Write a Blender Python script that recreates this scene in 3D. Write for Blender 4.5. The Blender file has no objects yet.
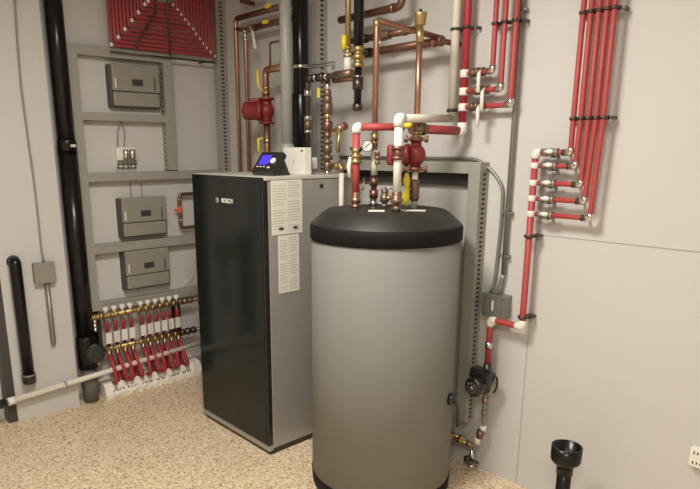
import bpy, bmesh, math, random
from mathutils import Vector, Matrix
random.seed(7)
COL = bpy.context.scene.collection
PI = math.pi
# ------------------------------------------------------------------ camera model
FPX, PIT, YAW, CX, CY, H = 606.0, .238, .733, 325.0, 297.0, 1.5
_cp, _sp = math.cos(PIT), math.sin(PIT)
def _w(v):   # camera-yaw frame -> world frame (x along back wall, y into the room's depth)
    A = Vector((math.cos(YAW), math.sin(YAW), 0)); B = Vector((-math.sin(YAW), math.cos(YAW), 0))
    return Vector((-B.dot(v), A.dot(v), v.z))
FW, RT, UP = _w(Vector((0, _cp, -_sp))), _w(Vector((1, 0, 0))), _w(Vector((0, _sp, _cp)))
CAM = Vector((0, 0, H))
XL, YB = -3.62, 2.34          # left wall plane, back wall plane
def ray(u, v): return FW*FPX + RT*(u-CX) - UP*(v-CY)
def atx(u, v, x): d = ray(u, v); return CAM + d*(x/d.x)
def aty(u, v, y): d = ray(u, v); return CAM + d*(y/d.y)
def atz(u, v, z): d = ray(u, v); return CAM + d*((z-H)/d.z)
def L(u, v, off=.0): return atx(u, v, XL+off)      # a point off the left wall
def B(u, v, off=.0): return aty(u, v, YB-off)      # a point off the back wall
def zat(x, y, v):                                   # height on the vertical line at x, y seen at row v
    k = (CY-v)/FPX
    return H + (k*(x*FW.x+y*FW.y) - (x*UP.x+y*UP.y))/(UP.z - k*FW.z)
def V(x, y, v): return Vector((x, y, zat(x, y, v)))

cam = bpy.data.cameras.new('camera'); co = bpy.data.objects.new('camera', cam); COL.objects.link(co)
cam.sensor_width = 36; cam.lens = FPX/700*36; cam.shift_x = (350-CX)/700; cam.shift_y = (CY-244.5)/700
cam.clip_start = .05
m = Matrix((RT, UP, -FW)).transposed().to_4x4(); m.translation = CAM; co.matrix_world = m
bpy.context.scene.camera = co

# ------------------------------------------------------------------ materials
def mat(name, col, rough=.5, metal=0., noise=0., scale=20., bump=0., coat=0., spec=.5):
    m = bpy.data.materials.new(name); m.use_nodes = True; nt = m.node_tree; b = nt.nodes['Principled BSDF']
    b.inputs['Roughness'].default_value = rough; b.inputs['Metallic'].default_value = metal
    b.inputs['Coat Weight'].default_value = coat; b.inputs['Specular IOR Level'].default_value = spec
    tc = nt.nodes.new('ShaderNodeTexCoord'); nz = nt.nodes.new('ShaderNodeTexNoise')
    nz.inputs['Scale'].default_value = scale; nz.inputs['Detail'].default_value = 4
    nt.links.new(tc.outputs['Object'], nz.inputs['Vector'])
    rp = nt.nodes.new('ShaderNodeMix'); rp.data_type = 'RGBA'
    rp.inputs[6].default_value = tuple(max(0, c*(1-noise)) for c in col)+(1,)
    rp.inputs[7].default_value = tuple(min(1, c*(1+noise)) for c in col)+(1,)
    nt.links.new(nz.outputs['Fac'], rp.inputs[0]); nt.links.new(rp.outputs[2], b.inputs['Base Color'])
    if bump:
        bp = nt.nodes.new('ShaderNodeBump'); bp.inputs['Strength'].default_value = bump; bp.inputs['Distance'].default_value = .002
        nt.links.new(nz.outputs['Fac'], bp.inputs['Height']); nt.links.new(bp.outputs[0], b.inputs['Normal'])
    return m
M = {}
M['wall'] = mat('painted_wall', (.61, .588, .570), .6, noise=.03, scale=3, bump=.03)
M['ceil'] = mat('ceiling_paint', (.6, .58, .55), .8, noise=.02)
M['frame'] = mat('painted_steel_channel', (.34, .325, .285), .5, noise=.05, scale=8)
M['slot'] = mat('slot_shadow', (.05, .045, .04), .8)
M['seam'] = mat('panel_seam', (.36, .34, .32), .7)
M['foot'] = mat('grey_foot', (.15, .135, .115), .6)
M['tred'] = mat('tube_red', (.40, .03, .04), .5, noise=.1)
M['red'] = mat('red_pex', (.44, .062, .058), .5, noise=.1, scale=30)
M['dred'] = mat('red_pex_dull', (.36, .05, .055), .5, noise=.12, scale=30)
M['white'] = mat('white_plastic', (.82, .79, .72), .35, noise=.03)
M['cream'] = mat('cream_pvc', (.74, .70, .60), .35, noise=.06, scale=12)
M['foam'] = mat('white_foam', (.90, .85, .76), .9, noise=.06, scale=60, bump=.6)
M['copper'] = mat('copper', (.46, .255, .175), .36, .9, noise=.22, scale=14)
M['dcopper'] = mat('dull_copper', (.26, .135, .10), .42, .85, noise=.3, scale=18)
M['brass'] = mat('brass', (.50, .37, .17), .38, .9, noise=.2, scale=30)
M['bronze'] = mat('bronze', (.24, .165, .115), .45, .75, noise=.3, scale=30)
M['chrome'] = mat('bright_metal', (.75, .73, .70), .22, 1., noise=.08)
M['iron'] = mat('black_iron', (.10, .085, .075), .35, .8, noise=.3, scale=20)
M['black'] = mat('black_plastic', (.018, .017, .016), .3, noise=.1, coat=.2)
M['abs'] = mat('black_abs_pipe', (.008, .0075, .007), .25, noise=.2, scale=8, spec=.35)
M['dark'] = mat('dark_rubber', (.03, .028, .026), .5, noise=.2)
M['base'] = mat('black_base', (.008, .0075, .007), .7, noise=.1, spec=.2)
M['lid'] = mat('lid_plastic', (.017, .0155, .014), .5, noise=.15, scale=60, bump=.15)
M['glassf'] = mat('dark_glass_front', (.012, .015, .013), .13, noise=.1, spec=.3)
M['boiler'] = mat('boiler_steel', (.40, .375, .345), .38, .35, noise=.04, scale=4)
M['btop'] = mat('boiler_top', (.60, .57, .51), .45, .2, noise=.05, scale=4)
M['tank'] = mat('tank_shell', (.20, .196, .178), .75, 0, noise=.02, scale=3)
M['box'] = mat('relay_box_grey', (.29, .272, .232), .45, noise=.04)
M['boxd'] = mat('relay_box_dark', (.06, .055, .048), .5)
M['galv'] = mat('galvanised', (.27, .265, .245), .42, .5, noise=.15, scale=40)
M['vent'] = mat('grey_vent_pipe', (.34, .33, .31), .42, noise=.04)
M['yellow'] = mat('yellow_handle', (.80, .66, .03), .4, noise=.05)
M['pumpred'] = mat('pump_red', (.22, .022, .022), .45, noise=.2, scale=25)
M['paper'] = mat('label_paper', (.72, .68, .60), .6, noise=.03)
M['ink'] = mat('grey_ink', (.52, .48, .42), .7)
M['inkd'] = mat('dark_ink', (.06, .055, .05), .7)
M['redmark'] = mat('orange_flux', (.65, .12, .05), .5, noise=.2)
def emis(name, col, s):
    m = mat(name, col, .3); b = m.node_tree.nodes['Principled BSDF']
    b.inputs['Emission Color'].default_value = (*col, 1); b.inputs['Emission Strength'].default_value = s; return m
M['screen'] = emis('blue_screen', (.05, .03, .9), .95)
def floor_mat():
    m = bpy.data.materials.new('flake_floor'); m.use_nodes = True; nt = m.node_tree; b = nt.nodes['Principled BSDF']
    b.inputs['Roughness'].default_value = .38
    tc = nt.nodes.new('ShaderNodeTexCoord'); vo = nt.nodes.new('ShaderNodeTexVoronoi'); vo.inputs['Scale'].default_value = 130
    nz = nt.nodes.new('ShaderNodeTexNoise'); nz.inputs['Scale'].default_value = 60
    mp = nt.nodes.new('ShaderNodeMix'); mp.data_type = 'RGBA'; mp.inputs[0].default_value = .02
    nt.links.new(tc.outputs['Object'], mp.inputs[6]); nt.links.new(nz.outputs['Color'], mp.inputs[7])
    nt.links.new(tc.outputs['Object'], nz.inputs['Vector'])
    nt.links.new(mp.outputs[2], vo.inputs['Vector'])
    sp = nt.nodes.new('ShaderNodeSeparateColor'); nt.links.new(vo.outputs['Color'], sp.inputs[0])
    cr = nt.nodes.new('ShaderNodeValToRGB'); cr.color_ramp.interpolation = 'CONSTANT'
    e = cr.color_ramp.elements; e[0].position = 0; e[0].color = (.30, .20, .12, 1); e[1].position = .06; e[1].color = (.58, .44, .28, 1)
    for p, c in ((.2, (.70, .54, .36)), (.45, (.78, .62, .43)), (.75, (.86, .74, .56)), (.94, (.48, .33, .20))):
        x = e.new(p); x.color = (*c, 1)
    nt.links.new(sp.outputs[0], cr.inputs[0]); nt.links.new(cr.outputs[0], b.inputs['Base Color'])
    return m
M['floor'] = floor_mat()

# ------------------------------------------------------------------ mesh helpers
class MB:
    def __init__(s): s.bm = bmesh.new(); s.mats = []; s.mi = 0; s.sm = []
    def use(s, mt):
        if mt not in s.mats: s.mats.append(mt)
        s.mi = s.mats.index(mt); return s
    def _done(s, fs, smooth):
        for f in fs: f.material_index = s.mi; f.smooth = smooth
    def box(s, c, d, rot=None, bev=0.):
        b2 = bmesh.new(); bmesh.ops.create_cube(b2, size=1)
        for v in b2.verts: v.co = Vector((v.co.x*d[0], v.co.y*d[1], v.co.z*d[2]))
        if bev: bmesh.ops.bevel(b2, geom=b2.edges[:], offset=bev, segments=2, profile=.6, affect='EDGES')
        R = rot if rot is not None else Matrix.Identity(3)
        mp = {}
        for v in b2.verts: mp[v] = s.bm.verts.new(R @ v.co + Vector(c))
        s._done([s.bm.faces.new([mp[v] for v in f.verts]) for f in b2.faces], False); b2.free(); return s
    def bb(s, x0, x1, y0, y1, z0, z1, bev=0.):
        return s.box(((x0+x1)/2, (y0+y1)/2, (z0+z1)/2), (abs(x1-x0), abs(y1-y0), abs(z1-z0)), bev=bev)
    def prism(s, pts, off):       # closed polygon pts extruded by vector off
        off = Vector(off); a = [s.bm.verts.new(Vector(p)) for p in pts]; b = [s.bm.verts.new(Vector(p)+off) for p in pts]
        n = len(pts); fs = [s.bm.faces.new(a), s.bm.faces.new(b[::-1])]
        for i in range(n): fs.append(s.bm.faces.new((a[i], b[i], b[(i+1) % n], a[(i+1) % n])))
        s._done(fs, False); return s
    def tube(s, pts, r, seg=14, bend=0., cap=True):
        pts = [Vector(p) for p in pts]
        if bend:
            q = [pts[0]]
            for i in range(1, len(pts)-1):
                a, b, c = pts[i-1], pts[i], pts[i+1]; d1 = (a-b); d2 = (c-b)
                k = min(bend, d1.length*.45, d2.length*.45); p0 = b+d1.normalized()*k; p2 = b+d2.normalized()*k
                for j in range(7): t = j/6; q.append(p0*(1-t)**2 + b*2*t*(1-t) + p2*t*t)
            q.append(pts[-1]); pts = q
        rs = r if isinstance(r, (list, tuple)) else [r]*len(pts)
        tan = []
        for i in range(len(pts)):
            a = pts[max(0, i-1)]; b = pts[min(len(pts)-1, i+1)]; t = (b-a); tan.append(t.normalized() if t.length > 1e-9 else Vector((0, 0, 1)))
        n = tan[0].orthogonal().normalized(); rings = []
        for i, p in enumerate(pts):
            n = (n - tan[i]*n.dot(tan[i])); n = n.normalized() if n.length > 1e-6 else tan[i].orthogonal().normalized()
            b = tan[i].cross(n)
            rings.append([s.bm.verts.new(p + (n*math.cos(2*PI*k/seg) + b*math.sin(2*PI*k/seg))*rs[i]) for k in range(seg)])
        fs = []
        for i in range(len(rings)-1):
            for k in range(seg): fs.append(s.bm.faces.new((rings[i][k], rings[i][(k+1) % seg], rings[i+1][(k+1) % seg], rings[i+1][k])))
        s._done(fs, True)
        if cap: s._done([s.bm.faces.new(rings[0][::-1]), s.bm.faces.new(rings[-1])], False)
        return s
    def lathe(s, o, ax, prof, seg=20):      # prof: (distance along axis, radius)
        o = Vector(o); ax = Vector(ax).normalized(); n = ax.orthogonal().normalized(); b = ax.cross(n); rings = []
        for h, r in prof: rings.append([s.bm.verts.new(o+ax*h+(n*math.cos(2*PI*k/seg)+b*math.sin(2*PI*k/seg))*max(r, 1e-4)) for k in range(seg)])
        for i in range(len(rings)-1):
            fs = [s.bm.faces.new((rings[i][k], rings[i][(k+1) % seg], rings[i+1][(k+1) % seg], rings[i+1][k])) for k in range(seg)]
            s._done(fs, abs(prof[i][1]-prof[i+1][1]) < 1.2*abs(prof[i][0]-prof[i+1][0])+1e-6)
        s._done([s.bm.faces.new(rings[0][::-1]), s.bm.faces.new(rings[-1])], False); return s
    def sphere(s, c, r, sc=(1, 1, 1)):
        k = bmesh.ops.create_uvsphere(s.bm, u_segments=14, v_segments=8, radius=r)['verts']
        for v in k: v.co = Vector((v.co.x*sc[0], v.co.y*sc[1], v.co.z*sc[2]))+Vector(c)
        s._done({f for v in k for f in v.link_faces}, True); return s
    def build(s, name, mt=None, parent=None, **kw):
        bmesh.ops.recalc_face_normals(s.bm, faces=s.bm.faces[:])
        me = bpy.data.meshes.new(name); 
        o = bpy.data.objects.new(name, me); COL.objects.link(o)
        base = parent
        off = Vector((0, 0, 0))
        if parent is None:
            xs = [v.co for v in s.bm.verts]
            off = Vector(((min(c.x for c in xs)+max(c.x for c in xs))/2, (min(c.y for c in xs)+max(c.y for c in xs))/2, min(c.z for c in xs)))
        else:
            p = parent
            while p: off += p.location; p = p.parent
        bmesh.ops.translate(s.bm, verts=s.bm.verts[:], vec=-off)
        s.bm.to_mesh(me); s.bm.free()
        for q in (s.mats or [mt or 'white']): me.materials.append(M[q])
        if parent is None: o.location = off
        else: o.parent = parent
        for k, v in kw.items(): o[k] = v
        return o
def T(o, label, cat, group=None):
    o['label'] = label; o['category'] = cat
    if group: o['group'] = group
    return o
def E(name, loc, label, cat, group=None):
    o = bpy.data.objects.new(name, None); COL.objects.link(o); o.location = Vector(loc); o.empty_display_size = .05
    return T(o, label, cat, group)
def tube(pts, r, **k): mb = MB(); mb.tube(pts, r, **k); return mb
def band(mb, a, b, r, t=.0): return mb.tube([a, b], r)
def valve_body(mb, p, ax, r, ln):       # nuts at both ends, bulged middle
    p = Vector(p); ax = Vector(ax).normalized()
    mb.lathe(p-ax*ln/2, ax, [(0, r*1.15), (ln*.22, r*1.15), (ln*.24, r*.85), (ln*.36, r*.9), (ln*.42, r*1.25), (ln*.58, r*1.25), (ln*.64, r*.9), (ln*.76, r*.85), (ln*.78, r*1.15), (ln, r*1.15)], 10)
def text(s, size, loc, rot, mt, parent, name='lettering', depth=.001):
    cu = bpy.data.curves.new('t', 'FONT'); cu.body = s; cu.size = size; cu.extrude = depth; cu.offset = size*.02; cu.align_x = 'CENTER'; cu.align_y = 'CENTER'
    o = bpy.data.objects.new('t', cu); COL.objects.link(o); dg = bpy.context.evaluated_depsgraph_get()
    me = bpy.data.meshes.new_from_object(o.evaluated_get(dg)); bpy.data.objects.remove(o)
    me.materials.clear(); me.materials.append(M[mt])
    n = bpy.data.objects.new(name, me); COL.objects.link(n); off = Vector((0, 0, 0)); p = parent
    while p: off += p.location; p = p.parent
    n.parent = parent; n.location = Vector(loc)-off; n.rotation_euler = rot; return n

# ------------------------------------------------------------------ the room
def struct(name, mb, mt): o = mb.build(name, mt); o['kind'] = 'structure'; return o
XR, YF, ZC = 1.6, -1.6, 2.62
mb = MB(); mb.bb(XL-.1, XR+.1, YF-.1, YB+.1, -.1, 0); struct('floor', mb, 'floor')
mb = MB(); mb.bb(XL-.1, XR+.1, YF-.1, YB+.1, ZC, ZC+.1); struct('ceiling', mb, 'ceil')
mb = MB(); mb.bb(XL-.1, XL, YF, YB, 0, ZC); struct('wall_left', mb, 'wall')
mb = MB(); mb.bb(XL-.1, XR+.1, YB, YB+.1, 0, ZC); struct('wall_back', mb, 'wall')
mb = MB(); mb.bb(XR, XR+.1, YF, YB, 0, ZC); struct('wall_right', mb, 'wall')
mb = MB(); mb.bb(XL-.1, XR+.1, YF-.1, YF, 0, ZC); struct('wall_front', mb, 'wall')
# chase panel on the left wall
p0, p1 = atz(19, 422, 0), atz(80, 405, 0)
PX = (p0.x+p1.x)/2
mb = MB(); mb.bb(XL, PX, p0.y, p1.y, 0, ZC, bev=.002); struct('trim_1', mb, 'wall')
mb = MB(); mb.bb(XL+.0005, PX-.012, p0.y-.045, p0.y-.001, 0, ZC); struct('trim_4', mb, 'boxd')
# panel joints on the back wall
s0, s1 = B(540, 235), B(700, 252); sz = (s0.z+s1.z)/2
mb = MB(); mb.bb(s0.x-.06, XR, YB-.0012, YB, sz-.0015, sz+.0015); struct('trim_2', mb, 'seam')
s2 = B(523, 400)
mb = MB(); mb.bb(s2.x-.0015, s2.x+.0015, YB-.0012, YB, 0, sz-.002); struct('trim_3', mb, 'seam')

# ------------------------------------------------------------------ steel channel frame on the left wall
FD = .065                                              # channel depth
def slots_y(mb, x, y0, y1, z, n):                      # row of small slots on a rail's front face
    mb.use('slot')
    for i in range(n): y = y0+(y1-y0)*i/(n-1); mb.bb(x, x+.0006, y-.003, y+.003, z-.0015, z+.0015)
    mb.use('frame')
fr = E('channel_frame', (XL, 1.75, .3), 'grey steel channel frame on the left wall holding the relay boxes', 'frame')
yl0, yl1 = L(79, 180, FD).y, L(88.5, 180, FD).y
yr0, yr1 = L(167, 130, FD).y, L(176, 130, FD).y
zb = L(94, 312, FD).z; zt = L(77, 44, FD).z
MB().bb(XL, XL+FD, yl0, yl1, zb, zt, bev=.003).build('post', 'frame', fr)
z3 = (L(88.6, 172, FD).z+L(191.6, 170, FD).z)/2
mb = MB().use('frame'); mb.bb(XL, XL+FD, yr0, yr1, z3, zt, bev=.003); mb.use('slot')
for i in range(24):
    z = z3+.03+(zt-z3-.06)*i/23; mb.bb(XL+.022, XL+.042, yr0-.0006, yr0, z-.003, z+.003)
mb.build('post', 'frame', fr)
for (a, b, c, d, w, ye) in ((77, 54, 160, 62.2, .055, yr1), (83, 121, 165, 121.8, .045, yr1), (88.6, 181.7, 185, 179, .05, 2.255), (94.3, 254.9, 192, 243.5, .055, 2.255), (94, 312, 192, 297.3, .055, 2.255)):
    z0 = (L(a, b, FD).z+L(c, d, FD).z)/2
    mb = MB().use('frame'); mb.bb(XL, XL+FD-.002, yl1-.002, ye, z0, z0+w, bev=.003)
    if a > 90: slots_y(mb, XL+FD-.002, yl1+.03, yl1+.25, z0+w-.012, 16)
    mb.build('rail', 'frame', fr)
# the rail that closes the head of the frame
# ------------------------------------------------------------------ three relay boxes
def relay_box(u0, u1, v0, v1, label, lens=2):
    a = L(u0+2.5, (v0+v1)/2, .073); b = L(u1, (v0+v1)/2-1, .073); um = (u0+u1)/2
    zt_, zb_ = L(um, v0, .073).z, L(um, v1-1.5, .073).z
    y0, y1 = a.y, b.y; w = y1-y0; h = zt_-zb_; x = XL+.045
    r = E('relay_box', (XL, (y0+y1)/2, zb_), label, 'control box', None)
    MB().bb(XL, x+.012, y0-.010, y1+.006, zb_-.007, zt_-.004, bev=.006).build('back_box', 'boxd', r)
    MB().bb(x, x+.028, y0, y1, zb_+h*.36, zt_, bev=.008).build('front_cover', 'box', r)
    MB().bb(x, x+.022, y0+.004, y1-.002, zb_, zb_+h*.345, bev=.010).build('terminal_cover', 'box', r)
    ww = MB(); ww.bb(x+.0275, x+.0295, y0+w*.40, y0+w*.63, zb_+h*.50, zb_+h*.66); wi = ww.build('window', 'boxd', r)
    mb = MB()
    for k in range(3): mb.bb(x+.0285, x+.031, y0+w*(.43+.06*k), y0+w*(.455+.06*k), zb_+h*.54, zb_+h*.63)
    mb.build('switch', 'dark', wi)
    MB().bb(x+.02, x+.0295, y0+w*.045, y0+w*.075, zb_+h*.42, zb_+h*.66, bev=.003).build('clip', 'white', r)
    MB().bb(x+.02, x+.030, y0+w*.87, y0+w*.90, zb_+h*.40, zb_+h*.72, bev=.003).build('clip', 'boxd', r)
    for k in range(3):
        q = Vector((XL+.03, y0+w*(.30+.12*k), zb_)); MB().lathe(q, (0, 0, -1), [(0, .008), (.008, .008), (.009, .005), (.016, .005)], 8).build('gland', 'chrome', r)
    return r
relay_box(110.5, 160, 65, 108, 'grey relay box with dark window in the top bay of the left wall frame')
relay_box(120.5, 167, 197, 237, 'grey relay box in the middle bay, directly above the lowest relay box')
relay_box(124, 170, 249.5, 288.5, 'lowest grey relay box, just above the row of white valve knobs')
# wires into the middle box
for u, lb in ((131, 'left'), (142, 'right')):
    a, b = L(u-1, 183, .02), L(u, 200, .03)
    T(tube([a, (a+b)/2+Vector((0, .004, 0)), b], .0028, bend=.01, seg=6).build('wire', 'copper'), 'short copper coloured wire above the middle relay box, %s of the two' % lb, 'wire')
a, b = L(193, 272, .03), L(184, 282, .05)
T(tube([a, L(191, 279, .04), b], .003, bend=.02, seg=6).build('cable', 'white'), 'short white curved cable beside the lowest relay box', 'cable')
# ------------------------------------------------------------------ transformers
tr = E('transformer', L(126, 168), 'small pair of bright metal transformers hanging from wires in the second frame bay', 'transformer')
a, b = L(115.5, 147, .02), L(136, 167, .02)
MB().bb(XL, XL+.03, a.y, b.y, b.z, a.z, bev=.004).build('bracket', 'white', tr)
for u in (126, 132.5):
    c = L(u, 154.5, .05); MB().lathe(c-Vector((0, 0, .025)), (0, 0, 1), [(0, .01), (.004, .019), (.052, .019), (.056, .012)], 14).build('coil', 'chrome', tr)
for k, u in enumerate((118.5, 123, 127.5, 131, 135)):
    c = L(u, 163, .045); MB().tube([c, c+Vector((.004, .004*(k % 3-1), -.03))], .0035, seg=6).build('terminal_wire', 'boxd', tr)
MB().bb(XL+.028, XL+.04, a.y, b.y, L(126, 165, .03).z, L(126, 160, .03).z, bev=.003).build('terminal_block', 'galv', tr)
MB().tube([L(118, 147, .03), L(117.5, 130, .03), L(121, 122, .03)], .003, bend=.03, seg=6).build('lead', 'galv', tr)
MB().tube([L(124, 147, .03), L(125, 130, .03), L(121.5, 122, .03)], .003, bend=.03, seg=6).build('lead', 'galv', tr)
# ------------------------------------------------------------------ copper U pipe low beside the boiler
cu = E('copper_pipe_loop', L(180, 228, .05), 'small copper pipe loop with orange smears beside the boiler on the left wall', 'pipe')
p = [L(196, 193.5, .05), L(179, 194.5, .05), L(180.5, 228, .05), L(198, 227, .05)]
p[1].z = p[0].z; p[2].y = p[1].y; p[3].z = p[2].z
MB().tube(p, .0115, bend=.03).build('pipe', 'dcopper', cu)
for z, mt in ((p[1].z-.035, 'copper'), (p[2].z+.05, 'copper')):
    q = Vector((p[1].x, p[1].y, z)); MB().tube([q-Vector((0, 0, .012)), q+Vector((0, 0, .012))], .014).build('coupling', mt, cu)
q = Vector((p[1].x, p[1].y, (p[1].z+p[2].z)/2+.01)); mb = MB(); mb.lathe(q-Vector((0, 0, .025)), (0, 0, 1), [(0, .013), (.015, .019), (.03, .018), (.05, .013)], 10)
mb.tube([q, q-Vector((0, .035, 0))], .008); mb.build('tee', 'redmark', cu)

# ------------------------------------------------------------------ nested red tubes at the head of the left wall
Lp = [(111.7, 44.6), (119.2, 38), (126.6, 29.5), (134.3, 20.2), (141.2, 12), (148.4, 3.8)]
Rp = [(214, 56.6), (209.6, 51.8), (205.8, 46.8), (202.4, 42), (199, 37.4), (195.2, 32.6), (192.1, 27.4), (187.8, 22.3), (184, 17.7), (180.3, 12.4), (176.7, 6.9), (172, 2.6)]
ordw = ['outermost', 'second', 'third', 'fourth', 'fifth', 'sixth', 'seventh', 'eighth', 'ninth', 'tenth', 'eleventh', 'innermost']
TO = .085
for i in range(12):
    t = i/11*5; k = min(4, int(t)); f_ = t-k
    u = Lp[k][0]*(1-f_)+Lp[k+1][0]*f_; v = Lp[k][1]*(1-f_)+Lp[k+1][1]*f_
    a = L(u, v, TO); b = L(Rp[i][0], Rp[i][1], TO); z = (a.z+b.z)/2 + (.0 if True else 0)
    a.z = b.z = z
    r = E('red_tube', (a.x, (a.y+b.y)/2, z), ('%s of the twelve nested red tubes high on the left wall' % ordw[i].capitalize()) if i in (0, 11) else ('%s from outside of the twelve nested red tubes high on the left wall' % ordw[i].capitalize()), 'tube', 'nested red tubes high on the left wall')
    MB().tube([Vector((a.x, a.y, ZC-.002)), a, b, Vector((b.x, b.y, ZC-.002))], .0096, bend=.014, seg=10).build('tube', 'dred', r)
    if i % 2 == 0 or i == 11:
        MB().lathe(a+Vector((.004, 0, -.010)), (0, -.3, 1), [(0, .007), (.004, .0098), (.018, .0098), (.021, .007)], 10).build('elbow', 'white', r)
    MB().lathe(b+Vector((.004, 0, -.006)), (0, .3, 1), [(0, .005), (.003, .0080), (.014, .0080), (.016, .006)], 10).build('elbow', 'white', r)
zq = L(112, 49, TO).z
def strip(pts, nm, lab):
    mb = MB(); mb.tube(pts, .0055, seg=6)
    if 'horizontal' in lab:
        for k in (.1, .5, .9): q = pts[0].lerp(pts[1], k); mb.tube([q, Vector((XL, q.y, q.z))], .005, seg=6)
    T(mb.build(nm, 'iron'), lab, 'bracket')
off = TO+.018
strip([Vector((XL+off, L(170, 50, off).y, zq-.0)), Vector((XL+off, L(170, 50, off).y, ZC-.01))], 'tube_bracket', 'thin dark upright bracket strip crossing the nested red tubes')
strip([L(136.5, 48.5, off), L(138, 42, off), L(147, 27, off), L(154.5, 14, off), L(156, 2, off), Vector((XL+off, L(156, 2, off).y, ZC-.01))], 'tube_bracket', 'thin dark slanted bracket strip over the left half of the nested red tubes')
strip([Vector((XL+TO, L(110, 48, TO).y, zq-.014)), Vector((XL+TO, L(215, 58.5, TO).y, zq-.014))], 'tube_bracket', 'thin dark horizontal strip under the lowest nested red tube')

# ------------------------------------------------------------------ black waste stack
st = E('waste_stack', atz(88, 393, 0), 'tall glossy black waste stack with white sticker on the left wall', 'pipe')
SX = XL+.075
sy = (L(56, 0, .075).y + L(83, 340, .075).y)/2
c0 = L(66, 145, .075).z
rr = .047
sp_ = lambda z: Vector((SX, sy, z))
MB().tube([sp_(c0-.02), sp_(ZC)], rr, seg=28).build('upper_pipe', 'abs', st)
MB().lathe(sp_(c0-.05), (0, 0, 1), [(0, rr*1.10), (.07, rr*1.10), (.075, rr*1.06), (.08, rr*1.01)], 28).build('coupling', 'abs', st)
zc = L(88, 352, .09).z
MB().tube([sp_(zc+.09), sp_(c0-.03)], rr*1.10, seg=28).build('lower_pipe', 'abs', st)
mb = MB(); mb.lathe(sp_(zc-.10), (0, 0, 1), [(0, rr*1.22), (.19, rr*1.22), (.2, rr*1.1)], 28)
d = Vector((.95, -.15, .05)).normalized()
mb.build('cleanout_tee', 'abs', st)
cp = MB(); cp.lathe(sp_(zc)+d*rr*.8+Vector((0, .035, 0)), d, [(0, rr*1.15), (.05, rr*1.2), (.055, rr*1.05), (.06, rr*1.0), (.062, rr*.4), (.072, rr*.38)], 24).build('cleanout_cap', 'black', st)
MB().tube([sp_(0.002), sp_(zc-.10)], rr*.95, seg=28).build('foot_pipe', 'foot', st)
dc = CAM-sp_(c0); dc.z = 0; dc.normalize(); dc = Matrix.Rotation(math.radians(38), 3, 'Z') @ dc
MB().box(sp_(c0-.004)+dc*rr*1.10, (.006, .03, .014), rot=Matrix.Rotation(math.atan2(dc.y, dc.x), 3, 'Z')).build('sticker', 'white', st)
# ------------------------------------------------------------------ smaller black pipe on the chase panel
off = PX-XL+.035
a, b = L(17, 262, off), L(27, 378, off); y = (a.y+b.y)/2
bp = E('black_vent_pipe', (XL+off, y, b.z), 'short black pipe with top elbow running into the panel left of the junction box', 'pipe')
c = lambda z: Vector((XL+off, y, z))
MB().tube([Vector((PX, y, a.z)), c(a.z), c(b.z)], .031, bend=.03, seg=20).build('pipe', 'abs', bp)
MB().lathe(c(b.z-.03), (0, 0, 1), [(0, .036), (.045, .036), (.05, .032)], 20).build('coupling', 'black', bp)
MB().tube([c(b.z+.012), c(b.z+.022)], .038, seg=20).build('clamp', 'galv', bp)
MB().lathe(Vector((PX, y, a.z)), (1, 0, 0), [(0, .034), (.012, .034), (.014, .028)], 20).build('top_collar', 'black', bp)
# ------------------------------------------------------------------ junction box on the panel, cable and stub
off = PX-XL
a, b = L(33.5, 264, off+.04), L(56, 281, off+.04)
jb = E('junction_box', (PX, (a.y+b.y)/2, b.z), 'grey junction box on the left panel under a long drooping cable', 'junction box')
MB().bb(PX, PX+.042, a.y, b.y, b.z, a.z, bev=.004).build('box', 'galv', jb)
MB().bb(PX+.042, PX+.046, a.y-.002, b.y+.002, b.z-.003, a.z+.002, bev=.0015).build('cover', 'box', jb)
for yy, zz in ((a.y+.02, b.z+.012), (b.y-.02, a.z-.012)):
    MB().lathe((PX+.046, yy, zz), (1, 0, 0), [(0, .004), (.002, .003)], 8).build('screw', 'boxd', jb)
pts = [L(15, 0, off+.012), L(17.5, 40, off+.012), L(21, 85, off+.012), L(25.5, 118, off+.012), L(29, 145, off+.012), L(34, 180, off+.012), L(38, 215, off+.012), L(41.5, 250, off+.012), Vector((PX+.02, L(44, 262, off+.02).y, a.z))]
pts.insert(0, Vector((pts[0].x, pts[0].y, ZC-.002)))
T(tube(pts, .0050, bend=.04, seg=8).build('cable', 'box'), 'thin grey cable drooping from the ceiling to the left junction box', 'cable')
q0, q1 = L(47, 284, off+.02), L(48, 346, off+.02); q1.y = q0.y
cd = E('conduit_stub', q1, 'short grey conduit stub hanging below the left junction box', 'conduit')
MB().tube([Vector((q0.x, q0.y, b.z)), Vector((q1.x, q0.y, q1.z+.01)), Vector((q1.x, q0.y, q1.z))], [.014, .014, .010], seg=12).build('pipe', 'galv', cd)
zz = L(45.5, 311, off+.02).z; MB().box((PX+.012, q0.y, zz), (.026, .032, .01), bev=.002).build('strap', 'chrome', cd)
# ------------------------------------------------------------------ cream condensate pipe
off = .141
a, b = L(10, 401.5, off), L(201, 342.5, off)
dl = (b-a).normalized()
pp = E('cream_pipe', a, 'cream white plastic drain pipe sloping in front of the waste stack', 'pipe')
MB().tube([a, b], .0165, seg=18).build('pipe', 'cream', pp)
q = L(8, 402, off); MB().tube([a-dl*.012, a+dl*.03], .0225, seg=18).build('end_coupling', 'white', pp)
for u in (65,):
    q = a+dl*((L(u, 384.3, off)-a).dot(dl)); MB().tube([q-dl*.006, q+dl*.006], .021, seg=18).build('ring', 'chrome', pp)
MB().tube([a-dl*.10, a-dl*.02], .026, seg=18).build('rubber_sleeve', 'black', pp)

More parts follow.
